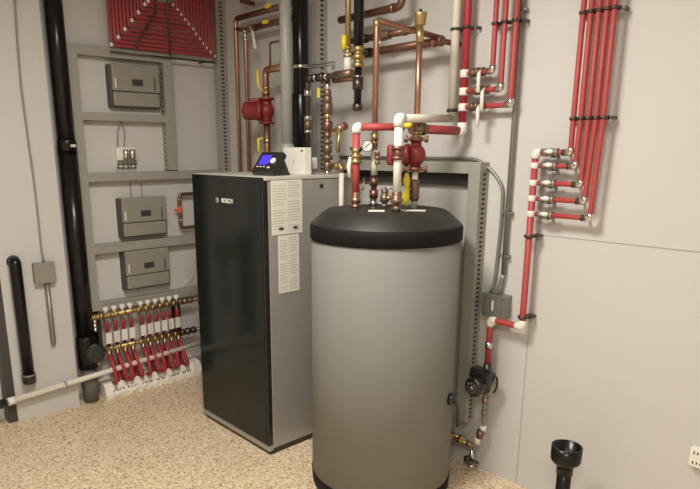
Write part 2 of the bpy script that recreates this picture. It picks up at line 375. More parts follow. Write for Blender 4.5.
# ------------------------------------------------------------------ radiant manifold
MO = .10
mf = E('manifold', L(145, 350, MO), 'brass floor-heating manifold with white knobs and tags on the left wall', 'manifold')
A0, A1 = L(99, 317.5, MO), L(178, 301.5, MO); zA = (A0.z+A1.z)/2
B0, B1 = L(101, 350.5, MO), L(180, 332.5, MO); zB = (B0.z+B1.z)/2
yA0, yA1 = A0.y, A1.y
def bar(z, name, y0, y1, kn):
    mb = MB(); mb.tube([(XL+MO, y0, z), (XL+MO, y1, z)], .0155, seg=14)
    n = 22
    for i in range(n):
        y = y0+(y1-y0)*(i+.5)/n
        if i % 2 == 0: mb.lathe((XL+MO, y-.009, z), (0, 1, 0), [(0, .0195), (.018, .0195)], 6)
    return mb.build(name, kn, mf)
bar(zA, 'supply_bar', yA0, yA1, 'brass'); bar(zB, 'return_bar', yA0, yA1, 'brass')
ku = [102, 110.5, 118.5, 126.3, 136.8, 144, 151.5, 158.5, 165.5, 172.5]
kv = [312.3, 310.7, 309, 307.5, 305.3, 303.6, 301.7, 300.3, 298.7, 297.5]
tu = [109, 117, 124.7, 132.3, 143.5, 150.6, 157.5, 164.6, 171.6, 178]
ys = [L(u+4, v, MO+.01).y for u, v in zip(ku, kv)]
for i, y in enumerate(ys):
    MB().lathe((XL+MO+.005, y, zA+.012), (0, 0, 1), [(0, .006), (.008, .007), (.012, .011), (.032, .0195), (.040, .016), (.042, .008)], 12).build('valve_knob', 'white', mf)
    MB().lathe((XL+MO, y, zA-.05), (0, 0, 1), [(0, .010), (.01, .011), (.012, .008), (.035, .008)], 8).build('flow_fitting', 'bronze', mf)
    MB().lathe((XL+MO+.004, y, zB-.045), (0, 0, 1), [(0, .010), (.012, .012), (.015, .009), (.035, .009)], 8).build('flow_fitting', 'brass', mf)
# end fittings
for z, nm in ((zA, 'supply'), (zB, 'return')):
    mb = MB(); valve_body(mb, (XL+MO, yA0-.03, z), (0, 1, 0), .017, .06); mb.build('end_valve', 'brass', mf)
    mb = MB(); valve_body(mb, (XL+MO+.004, yA0-.03, z-.05), (0, 0, 1), .012, .07); mb.build('drain_fitting', 'chrome', mf)
mb = MB(); valve_body(mb, (XL+MO, yA1+.05, zA), (0, 1, 0), .018, .10); mb.build('union', 'bronze', mf)
mb = MB(); mb.tube([(XL+MO, yA1+.09, zA), (XL+MO, yA1+.25, zA)], .013); mb.build('copper_tail', 'dcopper', mf)
mb = MB(); valve_body(mb, (XL+MO, yA1+.06, zB), (0, 1, 0), .02, .11); mb.build('union', 'iron', mf)
MB().tube([(XL+MO, yA1+.11, zB), (XL+MO, yA1+.25, zB)], .013).build('return_tail', 'galv', mf)
for yy in (yA0+.005, yA1+.01):
    MB().bb(XL, XL+MO-.014, yy-.01, yy+.01, zB-.02, zA+.02).build('bracket', 'iron', mf)
def foam_z(): return .075
# foam block on the floor
fo0, fo1 = atz(112, 399.5, 0), atz(199, 375, 0)
fx1 = (fo0.x+fo1.x)/2; fy0, fy1 = fo0.y-.03, fo1.y+.02
fm = E('foam_block', (fx1-.07, (fy0+fy1)/2, 0), 'long white foam block with black handwriting on the floor under the red tubes', 'foam block')
mb = MB(); n = 26; rows = []
for i in range(n+1):
    y = fy0+(fy1-fy0)*i/n; j = lambda k: random.uniform(-k, k)
    rows.append([mb.bm.verts.new(c) for c in ((fx1-.17, y, 0.001), (fx1+j(.006), y, 0.001), (fx1+.006+j(.005), y, .03+j(.006)), (fx1-.01+j(.004), y, .075+j(.004)), (fx1-.03, y, .095+j(.004)), (fx1-.17, y, .105+j(.004)))])
fs = []
for i in range(n):
    for k in range(6): fs.append(mb.bm.faces.new((rows[i][k], rows[i][(k+1) % 6], rows[i+1][(k+1) % 6], rows[i+1][k])))
fs += [mb.bm.faces.new(rows[0]), mb.bm.faces.new(rows[-1][::-1])]; mb._done(fs, False); mb.build('block', 'foam', fm)
mb = MB()
for i in range(30):
    y = fy0+.05+(fy1-fy0-.1)*i/30+random.uniform(-.003, .003)
    if i % 5 == 4: continue
    mb.box((fx1-.001, y, .052+random.uniform(-.004, .004)), (.012, .0028, .009+random.uniform(0, .006)), rot=Matrix.Rotation(random.uniform(-.6, .6), 3, 'X'))
    if i % 2: mb.box((fx1-.001, y+.005, .052), (.012, .010, .003))
mb.build('handwriting', 'inkd', fm, kind='stuff')
nth = ['first', 'second', 'third', 'fourth', 'fifth', 'sixth', 'seventh', 'eighth', 'ninth', 'tenth']
for i, y in enumerate(ys):
    sw = .012*(1 if i % 2 else -1)
    T(tube([(XL+MO+.004, y, zB-.04), (XL+.155, y+.004, zB-.11), (XL+.185, y+.012+sw*.8, zB-.2), (fx1-.035, y+.022+sw, .09)], .0115, bend=.05, seg=10).build('heating_tube', 'tred'),
      '%s from left in front row of red tubes under the lower manifold bar' % nth[i].capitalize(), 'tube', 'front row of red heating tubes')
    yb = y+.015
    t = E('heating_tube', (XL+.06, yb, .09), '%s from left in back row of red tubes, tagged below the upper manifold bar' % nth[i].capitalize(), 'tube', 'back row of red heating tubes')
    MB().tube([(XL+MO, y, zA-.045), (XL+MO+.002, y+.003, zA-.07), (XL+.068, yb, zB+.045), (XL+.066, yb, zB-.03), (XL+.085, yb+.01-sw, .2), (XL+.10, yb+.02-sw, .08)], .0115, bend=.03, seg=10).build('tube', 'tred', t)
    tg = L(tu[i], 338-(tu[i]-109)*.23, MO+.02)
    MB().bb(XL+MO+.018, XL+MO+.021, tg.y-.0185, tg.y+.0185, tg.z-.036, tg.z+.034).build('tag', 'white' if i in (0, 2, 3, 4, 6, 7) else 'cream', t)

# ------------------------------------------------------------------ boiler
BX0, BX1, BYF, BYK, BZ = -2.881, -2.252, 1.650, 2.235, 1.382
bo = E('boiler', ((BX0+BX1)/2, (BYF+BYK)/2, 0), 'tall floor-standing boiler with dark glossy glass front and grey metal side', 'boiler')
MB().bb(BX0+.006, BX1-.004, BYF+.03, BYK, .03, BZ-.02, bev=.004).build('body', 'boiler', bo)
MB().bb(BX0+.003, BX1, BYF+.012, BYK+.002, BZ-.018, BZ, bev=.004).build('top_panel', 'btop', bo)
MB().bb(BX0, BX1-.012, BYF, BYF+.028, .052, BZ-.004, bev=.006).build('front_panel', 'glassf', bo)
MB().bb(BX0, BX1-.002, BYF+.004, BYF+.03, .022, .050, bev=.002).build('base_strip', 'boiler', bo)
MB().bb(BX0+.01, BX1-.008, BYF+.012, BYK-.01, .0005, .03).build('plinth', 'black', bo)
MB().bb(BX1-.013, BX1-.003, BYF+.002, BYF+.028, .052, BZ-.02, bev=.002).build('edge_strip', 'black', bo)
q = aty(217.5, 200, BYF); lg = MB()
ring = []
mb = MB(); mb.lathe((q.x, BYF-.0012, q.z), (0, -1, 0), [(0, .012), (.001, .012)], 24); em = mb.build('emblem', 'white', bo)
MB().lathe((q.x, BYF-.0024, q.z), (0, -1, 0), [(0, .008), (.0005, .008)], 20).build('emblem_center', 'dark', em)
MB().bb(q.x-.005, q.x+.005, BYF-.0042, BYF-.003, q.z-.0015, q.z+.0015).bb(q.x-.006, q.x-.004, BYF-.0042, BYF-.003, q.z-.006, q.z+.006).bb(q.x+.004, q.x+.006, BYF-.0042, BYF-.003, q.z-.006, q.z+.006).build('emblem_armature', 'chrome', em)
q2 = aty(227, 201.3, BYF); text('BOSCH', .030, (q2.x+.002, BYF-.0015, q.z), (PI/2, 0, 0), 'white', bo)
# side labels
def side_label(u0, u1, v0, v1, cols, dark):
    a = atx((u0+u1)/2, v0, BX1); b = atx((u0+u1)/2, v1, BX1); y0 = atx(u0, (v0+v1)/2, BX1).y; y1 = atx(u1, (v0+v1)/2, BX1).y
    s = MB().bb(BX1-.004, BX1-.0020, y0, y1, b.z, a.z).build('label_sheet', 'paper', bo)
    mb = MB().use('ink'); n = int((a.z-b.z)/.0125)
    for c in range(cols):
        ya = y0+.006+(y1-y0-.006)*c/cols; yb = y0+(y1-y0-.006)*(c+1)/cols
        for i in range(n-1):
            if (i*7+c*3) % 9 == 0: continue
            z = a.z-.012-.0125*i; mb.bb(BX1-.0021, BX1-.0014, ya, yb-random.uniform(0, .3)*(yb-ya), z-.0022, z+.0022)
    if dark:
        mb.use('inkd')
        for c in range(2):
            yy = y0+(y1-y0)*(.28+.47*c); mb.bb(BX1-.0021, BX1-.0012, yy-.01, yy+.016, b.z+.02, b.z+.034)
    mb.build('print', 'ink', s)
side_label(271.8, 302.5, 180, 234, 2, True)
side_label(279, 299.5, 235, 292, 2, False)
q = atx(322, 186, BX1); MB().lathe((BX1-.004, q.y, q.z), (1, 0, 0), [(0, .011), (.003, .011), (.004, .007)], 16).build('grommet', 'black', bo)
# display on the boiler top
def ptop(u, v): return atz(u, v, BZ)
dy = 1.78; dp = aty(269, 171, dy); dp.z = BZ
ds = E('control_display', (dp.x, dy, BZ), 'black tilted controller with glowing blue screen on top of the boiler', 'controller')
Rz = Matrix.Rotation(math.radians(8), 3, 'Z'); Rt = Rz @ Matrix.Rotation(math.radians(-40), 3, 'X')
w, h, t_ = .15, .125, .03
cz = BZ+.053
C0 = Vector((dp.x, dy, cz))
MB().box(C0, (w, t_, h), rot=Rt, bev=.008).build('housing', 'black', ds)
MB().prism([Vector((dp.x-.055, dy+.005, BZ+.0005)), Vector((dp.x-.055, dy+.085, BZ+.0005)), Vector((dp.x-.055, dy+.045, BZ+.085)), Vector((dp.x-.055, dy+.0, BZ+.03))], (.11, 0, 0)).build('stand', 'dark', ds)
def onf(x, z, d=.0): return C0 + Rt @ Vector((x, -t_/2-d, z))
MB().box(onf(-.02, .012), (.062, .002, .055), rot=Rt).build('screen', 'screen', ds)
MB().lathe(onf(.038, .006), Rt @ Vector((0, -1, 0)), [(0, .016), (.006, .015), (.008, .010)], 18).build('knob', 'white', ds)
for k in range(4): MB().box(onf(-.048+.022*k, -.028), (.010, .003, .006), rot=Rt, bev=.001).build('button', 'white' if k < 3 else 'chrome', ds)
MB().box(onf(.028, -.032), (.016, .003, .008), rot=Rt, bev=.001).build('button', 'white', ds)
# white box behind
wy = 1.93; a = aty(283, 149, wy); b = aty(304.5, 172, wy)
wb = E('white_control_box', ((a.x+b.x)/2, wy, BZ), 'white upright box with a small dark mark on the boiler, behind the blue screen', 'box')
zt_ = aty(294, 147.5, wy).z
MB().bb(a.x, b.x, wy, wy+.045, BZ+.0005, zt_, bev=.003).build('case', 'white', wb)
q = aty(293.5, 162, wy); MB().bb(q.x-.006, q.x+.008, wy-.001, wy+.0, q.z+.004, q.z+.008).bb(q.x-.001, q.x+.002, wy-.001, wy, q.z-.014, q.z+.004).bb(q.x+.002, q.x+.008, wy-.001, wy, q.z-.006, q.z-.003).build('mark', 'ink', wb)
q = aty(302, 150.5, wy); MB().bb(q.x-.007, q.x+.007, wy-.001, wy, q.z-.006, q.z+.003).build('badge', 'inkd', wb)

# ------------------------------------------------------------------ vent pipes over the boiler
vy = 2.06; q = aty(286.5, 100, vy); rv = .0305
vp = E('vent_pipe', (q.x, vy, BZ), 'matte grey vent pipe rising from the boiler top to the ceiling', 'pipe')
MB().tube([(q.x, vy, BZ), (q.x, vy, ZC)], rv, seg=24).build('pipe', 'vent', vp)
z = zat(q.x, vy, 146); MB().lathe((q.x, vy, BZ), (0, 0, 1), [(0, rv*1.25), (z-BZ, rv*1.25), (z-BZ+.008, rv*1.12), (z-BZ+.012, rv)], 24).build('socket', 'vent', vp)
ey = 2.19; q = aty(300.5, 40, ey); re = .042
ep = E('exhaust_pipe', (q.x, ey, 1.2), 'thick glossy black pipe with silver clamp right of the grey vent pipe', 'pipe')
MB().tube([(q.x, ey, BZ-.1 if False else BZ+.0), (q.x, ey, ZC)], re, seg=26).build('pipe', 'abs', ep)
z = zat(q.x, ey, 67); MB().lathe((q.x, ey, z-.009), (0, 0, 1), [(0, re*1.04), (.003, re*1.12), (.015, re*1.12), (.018, re*1.04)], 26).build('clamp', 'chrome', ep)
e2 = aty(334, 69, ey); MB().tube([(q.x+re, ey, z-.0), (e2.x, ey, z), (e2.x, ey, z-.035)], .0045, seg=8).build('clamp_rod', 'galv', ep)
MB().tube([(q.x+re, ey, z-.013), (e2.x-.012, ey, z-.013), (e2.x-.012, ey, z-.035)], .003, seg=8).build('clamp_rod', 'galv', ep)
z2 = zat(q.x, ey, 95); MB().lathe((q.x, ey, BZ), (0, 0, 1), [(0, re*1.16), (z2-BZ, re*1.16), (z2-BZ+.01, re*1.03)], 26).build('socket', 'abs', ep)
# white and iron drop fittings just right of it
gy = 2.08; gx = aty(307.8, 120, gy).x
G = lambda v: V(gx, gy, v)
ir = E('iron_gas_pipe', G(172), 'black iron gas pipe with bright unions dropping onto the boiler top', 'pipe')
e0 = G(79); e1 = aty(327, 80, gy); e1.z = e0.z; e2 = aty(352, 79, gy); e2.z = e0.z
MB().tube([Vector((gx, gy, BZ)), e0, e2], .0125, bend=.025, seg=14).build('pipe', 'iron', ir)
for va, vb, mt in ((90, 96, 'chrome'), (116, 120, 'chrome'), (120, 130, 'bronze'), (130, 133, 'chrome'), (153, 158, 'chrome'), (158, 167, 'iron'), (167, 171, 'chrome')):
    MB().tube([G(va), Vector((gx, gy, max(BZ+.001, zat(gx, gy, vb))))], .0185, seg=14).build('fitting', mt, ir)
for ua, ub, mt in ((308, 313, 'iron'), (315, 317, 'chrome'), (318, 324, 'iron'), (325.5, 328, 'chrome'), (335, 352, 'bronze')):
    a = aty(ua, 82, gy); b = aty(ub, 82, gy); MB().tube([(a.x, gy, e0.z), (b.x, gy, e0.z)], .019, seg=14).build('fitting', mt, ir)
q = aty(318.5, 93, gy-.03); MB().box((q.x, gy-.03, q.z), (.018, .006, .045), bev=.002).build('tag', 'yellow', ir)
q = aty(314.5, 163, gy-.02); MB().box((q.x, gy-.02, q.z), (.010, .03, .055), bev=.004).build('lever', 'white', ir)

# brass and copper column left of the tank
ky = 2.10; kx = aty(327.5, 120, ky).x; K = lambda v: V(kx, ky, v)
kc = E('brass_valve_column', K(178), 'stack of copper and bronze unions and valves standing between boiler and tank', 'valve stack')
MB().tube([K(79), K(178)], .014, seg=12).build('pipe', 'copper', kc)
for va, vb, r_, mt in ((84, 90, .02, 'chrome'), (90, 96, .019, 'bronze'), (96, 103, .022, 'bronze'), (103, 114, .025, 'bronze'), (114, 119, .021, 'brass'), (121, 131, .026, 'dcopper'), (133, 138, .021, 'dcopper'), (140, 144, .025, 'bronze'), (145, 153, .024, 'bronze'), (155, 160, .028, 'bronze'), (162, 171, .022, 'bronze'), (171, 177, .016, 'chrome')):
    MB().lathe(K(vb), (0, 0, 1), [(0, r_*.85), (.003, r_), (zat(kx, ky, va)-zat(kx, ky, vb)-.003, r_), (zat(kx, ky, va)-zat(kx, ky, vb), r_*.85)], 12 if r_ < .025 else 8).build('fitting', mt, kc)
# hose bib on its right
h0 = K(131); h1 = aty(340, 128.5, ky-.03); h2 = aty(344, 126.5, ky-.05)
hb = E('drain_valve', h1, 'small brass drain valve with round dark handwheel beside the copper valve stack', 'valve')
MB().tube([h0+Vector((.018, 0, 0)), h1], .009, seg=10).build('neck', 'brass', hb)
MB().lathe(h1-Vector((0, 0, .018)), (0, 0, 1), [(0, .01), (.006, .017), (.028, .017), (.036, .01)], 12).build('body', 'brass', hb)
MB().lathe(h2, h2-h1, [(0, .008), (.004, .019), (.009, .019), (.012, .008)], 14).build('handwheel', 'dcopper', hb)
MB().tube([h1, aty(338.5, 140, ky-.04), aty(338, 152, ky-.05)], [.011, .010, .009], seg=10).build('spout', 'brass', hb)
# white flue drop to the back of the tank
a = K(166); ex = aty(341.5, 170, ky)
wd = E('white_drop_pipe', (ex.x, ky, .95), 'white pipe dropping behind the tank lid from a copper elbow', 'pipe')
MB().tube([a, Vector((ex.x, ky, a.z)), Vector((ex.x, ky, a.z-.03))], .014, bend=.015, seg=12).build('elbow', 'copper', wd)
mb = MB(); mb.lathe((ex.x-.045, ky, a.z), (1, 0, 0), [(0, .019), (.02, .019), (.022, .015), (.03, .015), (.032, .018), (.05, .018)], 10); mb.build('union', 'brass', wd)
MB().tube([Vector((ex.x, ky, a.z-.025)), Vector((ex.x, ky, 1.05))], .0125, seg=14).build('pipe', 'cream', wd)

# ------------------------------------------------------------------ copper risers left of the vent
cy_ = YB-.10
c1 = (B(235, 60, .1).x+B(241.5, 150, .1).x)/2
cr = E('copper_riser', (c1, cy_, BZ), 'taller copper riser leftmost behind the boiler, bending right at its head', 'pipe')
zT = zat(c1, cy_, 19)
xe = aty(292, 10, cy_).x
MB().tube([(c1, cy_, .9), (c1, cy_, zT), (xe, cy_, zT)], .0135, bend=.03).build('pipe', 'copper', cr)
MB().tube([(c1+.02, cy_, zT), (xe, cy_, zT)], .0165).build('sleeve', 'dcopper', cr)
q = aty(268, 4.5, cy_-.02); MB().box((q.x, cy_-.019, zT+.014), (.05, .006, .02), rot=Matrix.Rotation(-.1, 3, 'Y')).build('tag', 'yellow', cr)
c2 = (B(244.7, 60, .1).x+B(250, 150, .1).x)/2
cr = E('copper_riser', (c2, cy_, BZ), 'shorter copper riser with white lever valve, second from the left behind the boiler', 'pipe')
zT2 = zat(c2, cy_, 30)
MB().tube([(c2, cy_, .9), (c2, cy_, zT2), (xe, cy_, zT2)], .0135, bend=.03).build('pipe', 'copper', cr)
mb = MB(); valve_body(mb, (c2+.07, cy_, zT2), (1, 0, 0), .018, .07); mb.build('valve', 'bronze', cr)
mb = MB(); valve_body(mb, (c2, cy_, zT2-.03), (0, 0, 1), .017, .06); mb.build('union', 'chrome', cr)
MB().tube([(c2+.11, cy_, zT2), (xe, cy_, zT2)], .0175).build('sleeve', 'dcopper', cr)
MB().tube([(c1+.015, cy_, zT2+.015), (c2-.0, cy_, zT2)], .013).build('branch', 'dcopper', cr)
a = aty(252.5, 32, cy_-.02); b = aty(255.5, 49, cy_-.03)
MB().tube([(c2+.07, cy_, zT2), a, b], [.004, .008, .009], seg=8).build('lever', 'white', cr)
q = aty(268, 20, cy_); MB().box((q.x, cy_-.02, zT2+.010), (.05, .006, .02)).build('tag', 'yellow', cr)
# top stub
a = aty(240, 1, cy_); T(tube([(a.x, YB-.001, a.z), (a.x, cy_, a.z), (aty(262, -3, cy_).x, cy_, a.z)], .013, bend=.03).build('copper_pipe', 'dcopper'), 'short dark copper pipe at the very top edge above the risers', 'pipe')

# red circulator group in front of the vent
py = 2.16; px_ = aty(266.5, 110, py).x; Pq = lambda v: V(px_, py, v)
cp_ = E('copper_riser', Pq(150), 'third copper riser carrying the left red circulator pump behind the boiler', 'pipe')
zz = zat(px_, py, 70); xe2 = aty(291, 67, py+.03).x
MB().tube([Vector((px_, py, zat(px_, py, 100))), Vector((px_, py, zz)), Vector((xe2, py, zz))], .0195, bend=.03).build('pipe', 'copper', cp_)
MB().tube([Vector((px_, py, BZ)), Pq(122)], .0195).build('lower_pipe', 'copper', cp_)
xs = aty(270, 50, py).x; z5 = zat(xs, py, 43)
MB().tube([Vector((xs, py, zz+.01)), Vector((xs, py, z5)), Vector((xe2, py, z5))], .006, bend=.015, seg=8).build('small_pipe', 'dcopper', cp_)
mb = MB(); valve_body(mb, Pq(93), (0, 0, 1), .02, .07); mb.build('valve', 'brass', cp_)
mb = MB(); valve_body(mb, Pq(138), (0, 0, 1), .019, .06); mb.build('valve', 'bronze', cp_)
a = aty(257.5, 70, py-.04); b = aty(258, 84, py-.04); MB().tube([Pq(93), aty(259, 87, py-.04), b, a], [.004, .005, .008, .008], seg=8).build('valve_handle', 'yellow', cp_)
a = aty(258.5, 139, py-.04); b = aty(259, 152, py-.04); MB().tube([Pq(138), a, b], [.005, .009, .010], seg=8).build('valve_handle', 'yellow', cp_)
cq = Pq(111)
rp = E('circulator_pump', cq, 'red circulator pump on the copper riser left of the grey vent pipe', 'pump')
def pump(root, c, d, s=1., col='pumpred'):
    d = Vector(d).normalized(); c = Vector(c)
    MB().sphere(c, .038*s, (1, 1, 1.0)).lathe(c-Vector((0, 0, .052*s)), (0, 0, 1), [(0, .024*s), (.02*s, .024*s), (.05*s, .03*s), (.08*s, .024*s), (.104*s, .024*s)], 16).build('volute', col, root)
    for k in (-1, 1): MB().lathe(c+Vector((0, 0, k*.052*s-.006)), (0, 0, 1), [(0, .036*s), (.012, .036*s)], 8).build('flange', 'pumpred' if col == 'pumpred' else col, root)
    MB().lathe(c+d*.02*s, d, [(0, .043*s), (.02*s, .046*s), (.024*s, .04*s), (.075*s, .04*s), (.085*s, .034*s), (.09*s, .012*s)], 20).build('motor', col, root)
    MB().lathe(c+d*.108*s, d, [(0, .012*s), (.006, .012*s)], 12).build('center_screw', 'dark', root)
pump(rp, cq, (-.62, -.78, 0), 1.25)
MB().box(cq+Vector((-.055, -.03, .03)), (.06, .05, .08), rot=Matrix.Rotation(PI/4, 3, 'Z'), bev=.006).build('terminal_box', 'pumpred', rp)

# ------------------------------------------------------------------ strut columns on the back wall
def strut(name, u, w, lab, z0=0.0, z1=ZC):
    x1 = aty(u, 60, YB-.075).x; r = MB().use('frame'); r.bb(x1-w, x1, YB-.075, YB, z0, z1-.001, bev=.002); r.use('slot')
    n = int((z1-z0-.05)/.024)
    for i in range(n): z = z0+.03+i*.024; r.bb(x1-.0002, x1+.0008, YB-.050, YB-.028, z-.006, z+.006)
    T(r.build(name, 'frame'), lab, 'post')
strut('strut_post', 217.5, .045, 'grey slotted steel post in the corner left of the copper risers')
strut('strut_post', 317, .045, 'grey slotted steel post right of the thick black pipe')

# ------------------------------------------------------------------ frame behind the tank
tf = E('channel_frame', (-1.7, YB, .3), 'grey slotted steel channel frame on the wall behind the tank', 'frame')
F2 = .07
zr1 = (B(410, 161.5, F2).z+B(480, 162, F2).z)/2; zr0 = B(440, 172.8, F2).z
xr0, xr1 = B(467, 200, F2).x, B(478.5, 200, F2).x
zbt = B(466, 423, F2).z
mb = MB().use('frame'); mb.bb(xr0, xr1, YB-F2, YB, zbt, zr1, bev=.002); mb.use('slot')
n = int((zr1-zbt-.03)/.021)
for i in range(n): z = zbt+.02+i*.021; mb.bb(xr1-.0002, xr1+.0008, YB-.046, YB-.024, z-.005, z+.005)
mb.build('post', 'frame', tf)
xl0 = B(338, 170, F2).x
MB().bb(xl0, xr0-.001, YB-F2+.001, YB, zr0, zr1, bev=.002).build('rail', 'frame', tf)
MB().bb(xl0, xr0-.001, YB-.025, YB, zr0-.055, zr0-.001).build('rail_shadow', 'dark', tf)  # dark strip standing in for the shadow under the rail

# ------------------------------------------------------------------ tank
TC = Vector((-1.749, 1.924, 0)); TR = .318
tk = E('storage_tank', TC, 'large round grey hot water tank with black lid and black base', 'tank')
MB().lathe(TC+Vector((0, 0, .05)), (0, 0, 1), [(0, TR-.004), (0.001, TR), (1.095, TR), (1.096, TR-.004)], 96).build('shell', 'tank', tk)
MB().lathe(TC+Vector((0, 0, .0005)), (0, 0, 1), [(0, TR-.010), (.008, TR-.001), (.062, TR+.003), (.068, TR+.001)], 96).build('base_ring', 'base', tk)
MB().lathe(TC+Vector((0, 0, 1.135)), (0, 0, 1), [(0, TR+.001), (.004, TR+.006), (.055, TR+.006), (.064, TR+.001)], 96).build('lid_band', 'base', tk)
mb = MB(); mb.lathe(TC+Vector((0, 0, 1.198)), (0, 0, 1), [(0, TR+.001), (.004, TR-.002), (.050, .264), (.058, .250), (.0620, .20), (.063, .05)], 96); mb.build('lid', 'lid', tk)
TZ = 1.261
def ton(u, v): q = atz(u, v, TZ); return q
for (u0, v0, u1, v1, nm) in ((366, 214.2, 386, 211, 'lid_sticker'), (402, 211.5, 428, 213.5, 'lid_sticker')):
    pass
def sticker(u, v, w, d, rz):
    q = ton(u, v); MB().box((q.x, q.y, TZ+.0008), (w, d, .0008), rot=Matrix.Rotation(rz, 3, 'Z')).build('lid_sticker', 'paper', tk)
# tank top ports: position on lid plane by distance from the lid centre
def port(u, v): q = ton(u, v); d = q-TC; d.z = 0; k = min(1, .225/d.length); return TC+d*k
# drain cock marks at the side
q = TC+Vector((math.cos(-.35), math.sin(-.35), 0))*TR
# ------------------------------------------------------------------ things standing on the tank
def colm(u, v0):            # vertical line whose pixel column is u at the lid
    q = port(u, v0); return q.x, q.y
def ux(u, v, y): return aty(u, v, y).x
yR = 1.84; xR = ux(355.5, 205, yR)
yC = 1.96; xC = ux(373.5, 204, yC)
yV = 1.95; xV = ux(384.5, 206, yV)
yW = 1.85; xW = ux(396.5, 206, yW)
yP = 2.00; xP = ux(414, 205, yP)
sticker(376.5, 211.0, .065, .075, .72); sticker(413, 210.6, .10, .06, .62)
# big red pipe on the wall (needed first for its height)
rx = (B(467, 5, .06).x+B(463.5, 120, .06).x)/2; wx = (B(456.5, 5, .06).x+B(453, 100, .06).x)/2; ry = YB-.06
zR = zat(rx, ry, 131)
# red supply from the tank
r1 = E('red_supply_pipe', (xR, yR, TZ), 'bright red pipe rising from the tank top and turning right at a white elbow', 'pipe')
zr = zat(xR, yR, 127)
xj = ux(398, 128, yW+.05)
MB().tube([(xR, yR, TZ+.03), (xR, yR, zr-.01)], .0155, seg=16).build('riser', 'red', r1)
Ej = Vector((ux(404, 127, yP), yP, zat(ux(404, 127, yP), yP, 127)))
MB().tube([(xR, yR, zr), Ej], .0150, seg=16).build('crossing', 'red', r1)
MB().tube([(xR, yR, zr-.025), (xR, yR, zr), Vector((xR, yR, zr)).lerp(Ej, .09)], .0190, bend=.012, seg=16).build('elbow', 'white', r1)
mb = MB(); valve_body(mb, V(xR, yR, 156), (0, 0, 1), .02, .06); mb.build('valve', 'brass', r1)
MB().lathe(Vector((xR, yR, TZ)), (0, 0, 1), [(0, .018), (.012, .018), (.013, .014), (.02, .014), (.021, .021), (.04, .021), (.041, .018), (.065, .018)], 12).build('base_fitting', 'copper', r1)
q = V(xR-.012, yR-.022, 157); MB().tube([q, V(xR-.016, yR-.026, 166), V(xR-.012, yR-.024, 178)], [.006, .010, .008], seg=8).build('handle', 'cream', r1)
q = V(xR, yR, 149); MB().tube([q-Vector((.03, 0, 0)), q+Vector((.03, 0, 0))], .0085, seg=8).build('valve_stem', 'dark', r1)
q = V(xR, yR, 186); MB().tube([q-Vector((0, 0, .002)), V(xR+.035, yR+.01, 190), V(xR+.03, yR+.02, 178)], .004, seg=6, bend=.01).build('drip_line', 'dcopper', r1)
# copper with the gauge: rises to the crossing arm
c3 = E('copper_pipe', (xC, yC, TZ), 'tall copper pipe rising from the tank and turning back to the wall at its head', 'pipe')
zt3 = zat(xC, yC, 20); yb3 = YB-.13
bx3 = aty(440, 38, yb3)
MB().tube([(xC, yC, TZ+.02), (xC, yC, zt3), bx3], .0125, bend=.012, seg=14).build('pipe', 'copper', c3)
for va, vb, mt, r_ in ((134, 140, 'brass', .017), (140, 146, 'copper', .015), (150, 175, 'cream', .0145), (178, 186, 'dcopper', .017), (190, 198, 'dcopper', .019), (20, 27, 'brass', .0145)):
    MB().tube([V(xC, yC, vb), V(xC, yC, va)], r_, seg=12).build('fitting', mt, c3)
MB().lathe(Vector((xC, yC, TZ)), (0, 0, 1), [(0, .02), (.02, .02), (.022, .015), (.035, .015)], 10).build('base_fitting', 'chrome', c3)
q = V(xC+.002, yC+.0, 152); mb = MB(); valve_body(mb, V(xC, yC, 158) + Vector((.018, 0, 0)), (0, 0, 1), .010, .05); mb.build('side_valve', 'bronze', c3)
# gauge
gp = aty(367, 146, yC-.06)
ga = E('pressure_gauge', gp, 'small round white pressure gauge on the tall copper pipe above the tank', 'gauge')
gd = (CAM-gp); gd.z *= .3; gd.normalize()
MB().lathe(gp-gd*.012, gd, [(0, .010), (.002, .0235), (.016, .0245), (.018, .022)], 24).build('case', 'chrome', ga)
MB().lathe(gp+gd*.0065, gd, [(0, .0205), (.001, .0205)], 24).build('dial', 'white', ga)
s_ = gd.cross(Vector((0, 0, 1))).normalized(); MB().tube([gp+gd*.009+s_*.008-Vector((0, 0, .006)), gp+gd*.009-s_*.012+Vector((0, 0, .012))], .0016, seg=6).build('needle', 'inkd', ga)
MB().tube([gp-gd*.012, Vector((xC, yC, gp.z))], .006, seg=8).build('stem', 'brass', ga)
# relief fitting
rv_ = E('relief_valve', (xV, yV, TZ), 'short brass relief valve on the tank lid between copper and white pipes', 'valve')
MB().lathe(Vector((xV, yV, TZ)), (0, 0, 1), [(0, .015), (.012, .015), (.013, .011), (.02, .011), (.022, .02), (.05, .02), (.052, .013), (.062, .016), (.074, .016), (.078, .01)], 12).build('body', 'bronze', rv_)
q = Vector((xV, yV, TZ+.078)); MB().tube([q, q+Vector((.01, 0, .008)), q+Vector((.03, .012, .0))], .003, seg=6).build('lever', 'chrome', rv_)
mb = MB(); mb.tube([(xV, yV, TZ+.04), (xV+.03, yV+.005, TZ+.04)], .009, seg=8); mb.build('outlet', 'brass', rv_)
